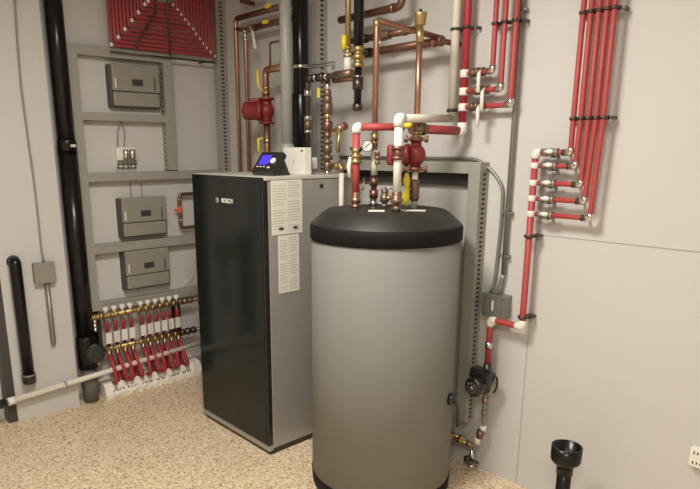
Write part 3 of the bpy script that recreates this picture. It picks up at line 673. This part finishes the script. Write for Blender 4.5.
# white pipe
wp = E('white_supply_pipe', (xW, yW, TZ), 'white pipe rising from the tank and turning right at a white elbow', 'pipe')
zw = zat(xW, yW, 118.5); we = Vector((wx, ry, zat(wx, ry, 118.5)))
mb = MB(); mb.tube([(xW, yW, TZ+.05), (xW, yW, zw)], .0165, seg=18).build('riser', 'white', wp)
MB().tube([(xW, yW, zw), we], .0165, seg=18).build('crossing', 'cream', wp)
MB().tube([(xW, yW, zw-.03), (xW, yW, zw+.002), Vector((xW, yW, zw)).lerp(we, .06)], .0205, bend=.015, seg=18).build('elbow', 'white', wp)
MB().lathe(Vector((xW, yW, TZ)), (0, 0, 1), [(0, .017), (.018, .018), (.02, .014), (.028, .014), (.03, .023), (.05, .024), (.052, .019), (.07, .021), (.078, .018)], 12).build('base_fitting', 'bronze', wp)
mb = MB()
for va in (148, 158): q = V(xW, yW, va); mb.lathe(q-Vector((0, 0, .006)), (0, 0, 1), [(0, .027), (.012, .027)], 8)
mb.tube([V(xW, yW, 160), V(xW, yW, 146)], .021, seg=12); mb.build('union', 'dcopper', wp)
q = V(xW-.035, yW, 155); MB().lathe(q-Vector((0, 0, .04)), (0, 0, 1), [(0, .012), (.01, .018), (.07, .018), (.08, .012)], 12).build('side_fitting', 'pumpred', wp)
# pump and its copper riser
pu = E('circulator_pump', (xP, yP, zat(xP, yP, 170)), 'red circulator pump between flanges just right of the white pipe above the tank', 'pump')
pc = V(xP-.0, yP, 155)
MB().sphere(pc, .043, (1, .9, 1.05)).build('volute', 'pumpred', pu)
MB().lathe(pc+Vector((-.02, -.015, 0)), Vector((-.8, -.6, 0)), [(0, .045), (.02, .045), (.024, .038), (.055, .036), (.062, .02)], 20).build('motor', 'pumpred', pu)
for va in (139, 169):
    q = V(xP, yP, va); MB().lathe(q-Vector((0, 0, .008)), (0, 0, 1), [(0, .030), (.016, .030)], 12).box(q, (.10, .03, .012), rot=Matrix.Rotation(.7, 3, 'Z'), bev=.003).build('flange', 'dcopper', pu)
    for k in (-1, 1): MB().lathe(q+Matrix.Rotation(.7, 3, 'Z') @ Vector((k*.042, 0, 0))-Vector((0, 0, .014)), (0, 0, 1), [(0, .008), (.028, .008)], 6).build('bolt', 'bronze', pu)
MB().tube([V(xP, yP, 169), V(xP, yP, 139)], .022, seg=12).build('throat', 'pumpred', pu)
p3 = E('copper_pipe', (xP, yP, TZ), 'copper pipe standing on the red pump with a brass air vent at its top', 'pipe')
zt5 = zat(xP, yP, 37)
MB().tube([V(xP, yP, 137), Vector((xP, yP, zt5))], .0125, seg=14).build('pipe', 'copper', p3)
MB().tube([Vector((xP, yP, zt5-.02)), Vector((xP, yP, zt5+.03))], .015, seg=12).build('tee', 'brass', p3)
mb = MB(); valve_body(mb, V(xP, yP, 133), (0, 0, 1), .019, .045); mb.build('valve', 'brass', p3)
q = V(xP-.03, yP-.02, 125.5); MB().sphere(q, .016, (1.4, 1, .8)).build('valve_handle', 'yellow', p3)
av = E('air_vent', Vector((xP, yP, zt5+.03)), 'brass air vent cap on top of the copper pipe above the red pump', 'air vent')
MB().lathe(Vector((xP, yP, zt5+.03)), (0, 0, 1), [(0, .010), (.008, .012), (.014, .021), (.045, .024), (.052, .026), (.058, .026), (.062, .012)], 18).build('body', 'brass', av)
MB().lathe(Vector((xP, yP, zt5+.09)), (0, 0, 1), [(0, .006), (.012, .006)], 8).build('cap', 'black', av)
lp = E('pump_drop_pipe', (xP, yP, TZ), 'short brass valve and pipe between the tank lid and the red pump', 'pipe')
MB().tube([Vector((xP, yP, TZ)), V(xP, yP, 170)], .013, seg=12).build('pipe', 'cream', lp)
MB().lathe(Vector((xP, yP, TZ+.03)), (0, 0, 1), [(0, .014), (.01, .02), (.07, .021), (.09, .017)], 10).build('valve', 'bronze', lp)
mb = MB(); hx, hy = ux(406.5, 190, yP-.05), yP-.05
mb.tube([V(hx, hy, 173), V(hx-.002, hy, 181), V(hx+.002, hy, 187), V(hx-.002, hy, 196), V(hx, hy, 206)], [.008, .016, .008, .016, .010], seg=10); mb.build('valve_handle', 'yellow', lp)
MB().tube([V(hx, hy, 188), V(xP, yP, 190)], .005, seg=8).build('handle_stem', 'brass', lp)
# ------------------------------------------------------------------ copper crossing pipes in front of the wall
hy_ = YB-.13
def hpipe(u0, v0, u1, v1, r_, lab, mt='dcopper', fits=()):
    a = aty(u0, v0, hy_); b = aty(u1, v1, hy_); z = (a.z+b.z)/2; r = E('copper_pipe', (a.x, hy_, z), lab, 'pipe')
    MB().tube([(a.x, hy_, z), (b.x, hy_, z)], r_, seg=14).build('pipe', mt, r)
    for u, w, m2 in fits:
        x = aty(u, v1, hy_).x; MB().tube([(x, hy_, z), (x+w, hy_, z)], r_*1.25, seg=12).build('coupling', m2, r)
    return r, a, b, z
r, a, b, z = hpipe(308, 47, 441, 42, .0155, 'upper of two level copper pipes ending right of the air vent') if False else hpipe(352, 55.3, 441, 41, .0175, 'lower of two level copper pipes high on the back wall, right of the air vent', fits=((362, .06, 'iron'), (432, .02, 'copper'), (439, .02, 'bronze')))
MB().tube([(b.x, hy_, z), (b.x, YB-.001, z)], .012, seg=10).build('wall_stub', 'dcopper', r)
r, a, b, z = hpipe(352, 39.8, 420, 30, .0155, 'upper of two level copper pipes high on the back wall, with lever valve', fits=((360, .05, 'iron'), (404, .012, 'copper')))
MB().tube([(b.x, hy_, z), (xP, yP, z-.0)], .0125, seg=12).build('return', 'dcopper', r)
q = aty(384, 33, hy_); mb = MB(); valve_body(mb, (q.x, hy_, z), (1, 0, 0), .02, .07); mb.build('valve', 'bronze', r)
MB().tube([(q.x, hy_-.02, z), (q.x, hy_-.03, z-.03), (q.x+.012, hy_-.03, z-.055)], .005, seg=8).build('lever', 'chrome', r)
a = aty(340, 19.5, hy_); b = aty(402, 7, hy_); z = (a.z+b.z)/2
r = E('copper_pipe', (a.x, hy_, z), 'topmost copper pipe turning up out of view right of the black iron pipe', 'pipe')
MB().tube([(a.x, hy_, z), (b.x, hy_, z), (b.x, hy_, ZC-.002)], .0175, bend=.035, seg=14).build('pipe', 'dcopper', r)
MB().tube([(b.x-.06, hy_, z), (b.x-.045, hy_, z)], .0215, seg=14).build('coupling', 'copper', r)
# ------------------------------------------------------------------ black insulated riser with brass valve and its yellow-white neighbour
iy = 2.07; ix = ux(358.5, 40, iy); I = lambda v: V(ix, iy, v)
ip = E('black_iron_riser', I(110), 'black pipe coming down from the ceiling to a brass valve and capped end', 'pipe')
MB().tube([I(49), Vector((ix, iy, ZC-.002))], .0225, seg=18).build('upper_pipe', 'abs', ip)
mb = MB(); valve_body(mb, I(57), (0, 0, 1), .023, .09); mb.build('valve', 'brass', ip)
MB().tube([I(106), I(66)], .017, seg=14).build('lower_pipe', 'abs', ip)
MB().lathe(I(90), (0, 0, 1), [(0, .021), (.003, .025), (zat(ix, iy, 77)-zat(ix, iy, 90), .025)], 14).build('tee', 'iron', ip)
MB().lathe(I(78), (0, 0, 1), [(0, .024), (.009, .024)], 14).build('tee_ring', 'chrome', ip)
MB().lathe(I(111), (0, 0, 1), [(0, .018), (.006, .023), (.03, .023), (.032, .02)], 8).build('end_cap', 'iron', ip)
jy = 2.12; jx = ux(348, 30, jy); J = lambda v: V(jx, jy, v)
jp = E('brass_riser', J(76), 'slim brass coloured riser with yellow lever left of the black iron pipe', 'pipe')
MB().tube([J(78), Vector((jx, jy, ZC-.002))], .0135, seg=14).build('pipe', 'brass', jp)
MB().tube([J(76), J(54)], .0185, seg=14).build('white_sleeve', 'white', jp)
MB().tube([J(50)-Vector((0, .025, 0)), J(36)-Vector((0, .025, 0))], .013, seg=10).build('lever', 'yellow', jp)
mb = MB(); valve_body(mb, J(52), (0, 0, 1), .018, .05); mb.build('valve', 'brass', jp)
q = J(74); MB().tube([Vector((ux(334, 78, jy), jy, zat(jx, jy, 78))), Vector((ux(356, 78, jy), jy, zat(jx, jy, 78)))], .017, seg=12).build('cross_fitting', 'copper', jp)

# ------------------------------------------------------------------ risers on the back wall
wr = E('white_riser', (wx, ry, zat(wx, ry, 118)), 'cream white riser on the back wall beside the thick red riser', 'pipe')
MB().tube([(wx, ry, zat(wx, ry, 118)), (wx, ry, ZC-.002)], .0185, seg=18).build('pipe', 'cream', wr)
MB().tube([V(wx, ry, 112), V(wx, ry, 109)], .024, seg=14).build('ring', 'dark', wr)
rrz = E('red_riser', (rx, ry, zR), 'thick red riser with three branch valves, right of the white riser', 'pipe')
MB().tube([(rx, ry, zR), (rx, ry, ZC-.002)], .0168, seg=18).build('riser', 'tred', rrz)
big = Vector((ux(419, 128.5, yP+.02), yP+.02, 0)); big.z = zat(big.x, big.y, 129)
MB().tube([(rx, ry, zR+.0), big], .0185, seg=18).build('crossing', 'dred', rrz)
MB().tube([Vector((rx, ry, zR)).lerp(big, .10), (rx, ry, zR-.004), (rx, ry, zR+.035)], .0215, bend=.015, seg=18).build('elbow', 'white', rrz)
mb = MB(); valve_body(mb, big.lerp(Vector((xP, yP, big.z)), .3), (big-Vector((rx, ry, zR))), .022, .07); mb.build('valve', 'bronze', rrz)
tub = [(496.5, 492.7, 73, 71.5, 'left'), (506, 501, 92, 88.5, 'middle'), (516.3, 511.5, 107, 105, 'right')]
for (ut, ub, vl, vr, nm) in tub:
    x = (aty(ut, 5, ry).x+aty(ub, vr-3, ry).x)/2; z = (zat(rx, ry, vl)+zat(x, ry, vr))/2
    MB().lathe((rx, ry, z-.016), (0, 0, 1), [(0, .018), (.003, .0205), (.029, .0205), (.032, .018)], 16).build('branch_tee', 'white', rrz)
    t = E('red_branch_tube', (x, ry, z), '%s one of three thinner red tubes with valves right of the thick red riser' % nm, 'tube', 'three branch tubes off the red riser')
    MB().tube([(rx+.017, ry, z), (x, ry, z), (x, ry, ZC-.002)], .0108, bend=.012, seg=14).build('tube', 'red', t)
    MB().tube([(x-.022, ry, z), (x, ry, z), (x, ry, z+.022)], .0145, bend=.01, seg=14).build('elbow', 'chrome', t)
    xm = rx+(x-rx)*(.50 if nm != 'right' else .32)
    mb = MB(); valve_body(mb, (xm, ry, z), (1, 0, 0), .0165, .06); mb.build('valve', 'bronze', t)
    MB().tube([(xm+.02, ry-.015, z+.004), (xm+.024, ry-.03, z-.01), (xm+.028, ry-.035, z-.085)], [.004, .008, .0085], seg=8).build('lever', 'white', t)
    q = (ux(0, 0, ry) if False else 0)
def clip(x, z, r_, root): 
    MB().tube([(x, ry, z-.004), (x, ry, z+.004)], r_+.005, seg=14).bb(x-.006, x+.006, ry+r_*.5, YB-.0005, z-.005, z+.005).build('clip', 'iron', root)
def clamp_bar(xs_, z, r_, lab):
    r = E('pipe_clamp_bar', ((xs_[0]+xs_[-1])/2, YB-.01, z), lab, 'clamp')
    MB().bb(xs_[0]-.014, xs_[-1]+.014, ry+r_+.004, ry+r_+.012, z-.007, z+.007).build('bar', 'iron', r)
    for k in (0, -1): MB().bb(xs_[k]-(r_+.010)*(1 if k == 0 else -1)-.004, xs_[k]-(r_+.010)*(1 if k == 0 else -1)+.004, ry+r_+.012, YB-.0005, z-.006, z+.006).build('standoff', 'iron', r)
    for x in xs_:
        rr_ = r_ if not isinstance(r_, dict) else r_
        MB().tube([(x, ry, z-.005), (x, ry, z+.005)], r_+.0045, seg=14).build('clip', 'iron', r)
z = zat(rx, ry, 27.5); clamp_bar([wx, rx], z, .0190, 'dark clamp bar holding the white and thick red risers')
xs3 = [(aty(a, 5, ry).x+aty(b, vr-3, ry).x)/2 for a, b, _, vr, _ in tub]
z = zat(xs3[1], ry, 22); clamp_bar(xs3, z, .0112, 'dark clamp bar holding the three thinner red tubes')

# ------------------------------------------------------------------ galvanised conduit and junction box
cx0 = (B(521.5, 10, .03).x+B(503, 250, .03).x)/2; cyy = YB-.02
a = B(482.5, 297, .06); b = B(503.5, 318, .06)
zj1 = B(498, 296, .06).z; zj0 = B(498, 318.5, .06).z
co_ = E('conduit', (cx0, cyy, zj1), 'straight grey conduit from ceiling to the junction box marked 1', 'conduit')
MB().tube([(cx0, cyy, zj1+.09), (cx0, cyy, ZC-.002)], .0105, seg=12).build('pipe', 'galv', co_)
MB().tube([(cx0, cyy, zj1+.09), (cx0-.01, cyy, zj1+.045), (cx0-.012, YB-.03, zj1)], .0105, bend=.03, seg=12).build('bent_end', 'galv', co_)
for v in (10, 213, 256):
    z = zat(cx0, cyy, v); MB().box((cx0, cyy+.004, z), (.042, .026, .010), bev=.002).build('strap', 'galv', co_)
mb = MB()
f2 = aty(412, 158.8, YB-.012); pA = aty(478, 162.5, YB-.012)
c4 = E('conduit', (pA.x, YB-.012, zj1), 'thin grey conduit curving over the frame behind the tank, down to junction box 1', 'conduit')
x4 = aty(499.5, 250, YB-.012).x; hz = B(450, 158.2, .012).z
pts = [Vector((B(340, 160, .012).x, YB-.012, hz)), Vector((pA.x-.01, YB-.012, hz)), Vector((aty(491, 169, YB-.012).x, YB-.012, aty(491, 169, YB-.012).z)), Vector((x4-.003, YB-.012, aty(499, 186, YB-.012).z)), Vector((x4, YB-.012, zat(x4, YB-.012, 225))), Vector((x4-.012, YB-.015, zj1+.05)), Vector((x4-.02, YB-.03, zj1))]
MB().tube(pts, .0072, bend=.06, seg=10).build('pipe', 'galv', c4)
j1 = E('junction_box', ((a.x+b.x)/2, YB, zj0), 'grey junction box with white number 1 on the back wall', 'junction box')
MB().bb(a.x, b.x, YB-.055, YB-.0005, zj0, zj1, bev=.004).build('box', 'galv', j1)
MB().bb(a.x-.002, b.x+.002, YB-.060, YB-.055, zj0-.002, zj1+.002, bev=.0015).build('cover', 'galv', j1)
text('1', .062, ((a.x+b.x)/2-.002, YB-.0612, (zj0+zj1)/2), (PI/2, 0, 0), 'white', j1, 'number')
for k in (0, 1): MB().lathe((a.x+.012 if k == 0 else b.x-.012, YB-.060, zj0+.012 if k == 0 else zj1-.012), (0, -1, 0), [(0, .004), (.002, .003)], 8).build('screw', 'boxd', j1)
# cable leaving the box to the left and down to the pump
# ------------------------------------------------------------------ five branch tubes and their header
Lb = [(535.3, 152), (534.4, 165), (532.8, 182.2), (531.6, 198), (530.3, 213.5)]
Rb = [(570.8, 153), (575.5, 167), (580.7, 185.5), (584.6, 202), (590, 218.7)]
Tt = [(582.5, 10), (590, 10), (598, 10), (606, 10), (613, 10)]
T2 = [(574.5, 118), (582, 118), (589.8, 118), (597.3, 118), (605, 118)]
hx = (aty(533, 190, ry).x + aty(523, 315, ry).x+aty(529, 236, ry).x)/3
zr5 = [(zat(hx, ry, l[1])+aty(r[0], r[1], ry).z)/2 for l, r in zip(Lb, Rb)]
hd = E('red_header', (hx, ry, zat(hx, ry, 325)), 'red header pipe feeding five branches, dropping to an elbow by junction box 1', 'pipe')
z9 = zat(hx, ry, 327); xq = (aty(490, 328, ry).x); zq2 = zat(xq, ry, 364)
MB().tube([(hx, ry, zr5[0]), (hx, ry, z9), (xq, ry, z9), (xq, ry, zq2)], .0135, bend=.012, seg=16).build('pipe', 'red', hd)
for (x, z, s1, s2) in ((hx, z9, (0, 0, .03), (-.03, 0, 0)), (xq, z9, (.03, 0, 0), (0, 0, -.03))):
    c = Vector((x, ry, z)); MB().tube([c+Vector(s1), c, c+Vector(s2)], .0172, bend=.012, seg=14).build('elbow', 'white', hd)
for k, z in enumerate(zr5):
    if k: MB().lathe((hx, ry, z-.02), (0, 0, 1), [(.008, .015), (.010, .0172), (.030, .0172), (.032, .015)], 14).build('branch_tee', 'white', hd)
MB().tube([(hx, ry, zr5[0]-.025), (hx, ry, zr5[0]), (hx+.025, ry, zr5[0])], .0168, bend=.012, seg=14).build('elbow', 'white', hd)
for v, nm in ((236, 0), (317, 1)): z = zat(hx, ry, v); MB().tube([(hx, ry, z-.005), (hx, ry, z+.005)], .0215, seg=14).bb(hx-.006, hx+.03, ry+.012, YB-.0005, z-.005, z+.005).build('clip', 'iron', hd)
z = zat(xq, ry, 345); MB().tube([(xq, ry, z-.015), (xq, ry, z+.015)], .0175, seg=14).build('coupling', 'chrome', hd)
z = zat(hx, ry, 170)
nm5 = ['leftmost', 'second from left', 'middle', 'fourth from left', 'rightmost']
xs5 = []
for k in range(5):
    xt = aty(*Tt[k], ry).x; xb = aty(Rb[k][0], Rb[k][1]-3, ry).x; x2 = aty(*T2[k], ry).x; xs5.append((xt+x2)/2); z = zr5[k]
    x_ = (xt+x2)/2
    t = E('red_branch_tube', (xb, ry, z), '%s of the five parallel red tubes on the back wall' % nm5[k].capitalize(), 'tube', 'five parallel red tubes on the back wall')
    zc5 = zat(x_, ry, 118)
    MB().tube([(hx+.02, ry, z), (xb, ry, z), (x_, ry, zc5), (x_, ry, ZC-.002)], .0100, bend=.012, seg=14).build('tube', 'red', t)
    MB().tube([(xb-.022, ry, z), (xb, ry, z), (xb+.001, ry, z+.018)], .0138, bend=.01, seg=14).build('elbow', 'chrome', t)
    MB().tube([(xb-.032, ry, z), (xb-.025, ry, z)], .0130, seg=12).bb(xb-.034, xb-.026, ry+.01, YB-.0005, z-.004, z+.004).build('clip', 'iron', t)
    mb = MB(); valve_body(mb, (hx+.065, ry, z), (1, 0, 0), .0140, .06); mb.build('valve', 'galv', t)
    MB().sphere((hx+.065, ry-.015, z+.004), .012, (1.5, .8, .8)).build('valve_handle', 'white', t)
    MB().bb(hx+.058, hx+.072, ry+.01, YB-.0005, z-.02, z-.012).build('valve_foot', 'iron', t)
for v, nm in ((10, 'upper'), (118, 'lower')):
    clamp_bar(xs5, zat(xs5[2], ry, v), .0103, '%s dark clamp bar holding the five parallel red tubes' % nm)

# ------------------------------------------------------------------ small black pump low on the wall
bx, by_ = xq, ry
zp = zat(bx, by_, 378)
pb = E('circulator_pump', (bx, by_, zp), 'small black circulator pump on the back wall below the red elbow, right of the tank', 'pump')
d = Vector((-.02, -1, -.03)).normalized()
MB().sphere((bx, by_, zp), .036).tube([(bx, by_, zp-.065), (bx, by_, zp+.07)], .018, seg=12).build('volute', 'iron', pb)
MB().box(Vector((bx-.0, by_-.035, zp+.025)), (.105, .06, .05), rot=Matrix.Rotation(.15, 3, 'Y'), bev=.012).build('terminal_box', 'black', pb)
cc = Vector((bx-.012, by_-.05, zp-.025))
MB().lathe(cc, d, [(0, .046), (.03, .046), (.038, .042), (.045, .034)], 24).build('motor', 'black', pb)
MB().lathe(cc+d*.046, d, [(0, .03), (.001, .03)], 24).build('face_plate', 'boxd', pb)
MB().lathe(cc+d*.048, d, [(0, .011), (.004, .010)], 14).build('center_cap', 'chrome', pb)
mb = MB()
for k in range(8): an = k*PI/4; u_ = d.cross(Vector((0, 0, 1))).normalized(); w_ = u_.cross(d); mb.lathe(cc+d*.047+(u_*math.cos(an)+w_*math.sin(an))*.022, d, [(0, .0035), (.002, .003)], 8)
mb.build('marks', 'chrome', pb)
MB().tube([(bx+.045, by_-.02, zp+.03), (bx+.062, by_-.01, zp+.02), (bx+.06, by_-.01, zp-.03), (bx+.04, by_, zp-.06)], .005, bend=.02, seg=8).build('cord', 'black', pb)
# copper tail to the tank's drain
tl = E('copper_tail_pipe', (bx, by_, .1), 'copper tail pipe with white elbows running from black pump down to valve', 'pipe')
z0_ = zat(bx, by_, 428); q3 = aty(479.5, 434, by_); q4 = aty(474, 448, by_-.0)
MB().tube([(bx, by_, zp-.06), (bx, by_, z0_), q3, q4, (q4.x, by_, zat(q4.x, by_, 452))], .0085, bend=.02, seg=12).build('pipe', 'galv', tl)
for v, mt in ((400, 'copper'), (412, 'galv'), (428, 'white')):
    q = V(bx, by_, v); MB().tube([q-Vector((0, 0, .011)), q+Vector((0, 0, .011))], .0145, seg=12).build('coupling', mt, tl)
MB().tube([q3-Vector((0, 0, .018)), q3+Vector((.004, 0, .02))], .0165, seg=12).build('tee', 'dcopper', tl)
MB().tube([aty(477, 441, by_)-Vector((0, 0, .012)), aty(478, 437, by_)], .0155, seg=12).build('tee', 'white', tl)
dv = E('drain_valve', aty(472, 458, by_), 'black-handled drain valve at the foot of the copper tail pipe', 'valve')
q = aty(471.5, 458, by_); MB().tube([(q.x, by_, q.z+.045), (q.x, by_, q.z-.035)], .011, seg=12).build('body', 'chrome', dv)
MB().tube([(q.x-.025, by_-.02, q.z+.0), (q.x+.05, by_-.02, q.z+.002)], .008, seg=10).sphere((q.x-.01, by_-.02, q.z), .018).build('handle', 'black', dv)
MB().lathe((q.x, by_, q.z-.05), (0, 0, 1), [(0, .008), (.003, .014), (.018, .014)], 12).build('spout', 'chrome', dv)
for (v, nm, lab, xe_) in ((437.5, 'upper', 'upper of two brass branch pipes low behind the tank on the right', 466), (443.5, 'lower', 'lower of two brass branch pipes low behind the tank, joining the copper tail', 474)):
    e = aty(xe_, v+2, by_); s = Vector((e.x-.16, by_-.02, e.z+.004))
    bpz = E('brass_branch', s, lab, 'pipe')
    MB().tube([s, e], .009, seg=12).build('pipe', 'brass', bpz)
    for k in (.25, .55, .85): q = s.lerp(e, k); MB().lathe(q-Vector((.011, 0, 0)), (1, 0, 0), [(0, .015), (.022, .015)], 8).build('fitting', 'brass', bpz)
# dark insulated pipe at the tank's right flank
dx = aty(463, 330, YB-.03).x
T(tube([(dx, YB-.030, zat(dx, YB-.03, 236)), (dx, YB-.030, zat(dx, YB-.03, 405))], .0155, seg=12).build('insulated_pipe', 'dark'), 'dark vertical insulated pipe between the tank and the slotted frame post', 'pipe')
hk = aty(453.5, 385, 2.16)
dk = E('tank_drain_cock', (hk.x, 2.16, hk.z), 'black drain cock on the right flank of the tank', 'valve')
hp = Vector((TC.x+.305, TC.y+.095, hk.z)); MB().lathe(hp, (1, .3, 0), [(0, .026), (.018, .026), (.022, .016), (.030, .014)], 14).build('flange', 'black', dk)
q = hp+Vector((.02, .006, 0)); MB().tube([q, q+Vector((.018, .004, -.03)), q+Vector((.02, .006, -.12))], .006, seg=8, bend=.01).build('handle', 'dark', dk)

# ------------------------------------------------------------------ floor standpipe
fy_ = 2.13; q = aty(566.5, 452, fy_); fxx = q.x
sp = E('standpipe', (fxx, fy_, 0), 'black plastic standpipe with open funnel cup in front of the right wall panel', 'pipe')
zt6, zb6 = zat(fxx, fy_, 446), zat(fxx, fy_, 462)
mb = MB(); R0 = .057
prof = [(zb6-.018, .028), (zb6-.012, .036), (zb6+.004, R0-.004), (zb6+.012, R0), (zt6, R0), (zt6, R0-.005), (zb6+.012, R0-.006), (zb6+.002, .026), (zb6-.01, .022)]
mb.lathe((fxx, fy_, 0), (0, 0, 1), prof, 32); mb.build('cup', 'abs', sp)
MB().tube([(fxx, fy_, .0005), (fxx, fy_, zb6-.012)], .0270, seg=20).build('pipe', 'abs', sp)
MB().lathe((fxx, fy_, zb6-.05), (0, 0, 1), [(0, .031), (.032, .031), (.036, .029)], 20).build('collar', 'abs', sp)
# ------------------------------------------------------------------ outlet on the right
a = B(690, 450, .03); b = B(706, 468, .03)
ou = E('wall_outlet', (a.x+.045, YB, b.z), 'white wall outlet at the right edge of the photo', 'outlet')
zo0, zo1 = B(692, 466.5, .03).z, B(692, 447.5, .03).z
MB().bb(a.x, a.x+.085, YB-.03, YB-.0005, zo0, zo1, bev=.004).build('plate', 'white', ou)
for k in range(4):
    for z in (zo0+.012, zo1-.022): MB().bb(a.x+.012+.012*k, a.x+.016+.012*k, YB-.0312, YB-.03, z, z+.01).build('slot', 'dark', ou)

# ------------------------------------------------------------------ light
def area(name, loc, size, power, col, rot=(0, 0, 0)):
    l = bpy.data.lights.new(name, 'AREA'); l.shape = 'DISK'; l.size = size; l.energy = power; l.color = col
    o = bpy.data.objects.new(name, l); COL.objects.link(o); o.location = loc; o.rotation_euler = rot; return o
area('ceiling_lamp', (-1.45, .8, ZC-.06), .55, 52, (1., .965, .865))
area('ceiling_lamp_rear', (.2, -.3, ZC-.06), .7, 44, (1., .965, .87))
w = bpy.data.worlds.new('world'); bpy.context.scene.world = w; w.use_nodes = True
w.node_tree.nodes['Background'].inputs[0].default_value = (.02, .018, .016, 1); w.node_tree.nodes['Background'].inputs[1].default_value = 1
sc = bpy.context.scene
sc.view_settings.view_transform = 'Standard'; sc.view_settings.look = 'None'; sc.view_settings.gamma = 1; sc.view_settings.use_curve_mapping = False
sc.view_settings.exposure = 0.0
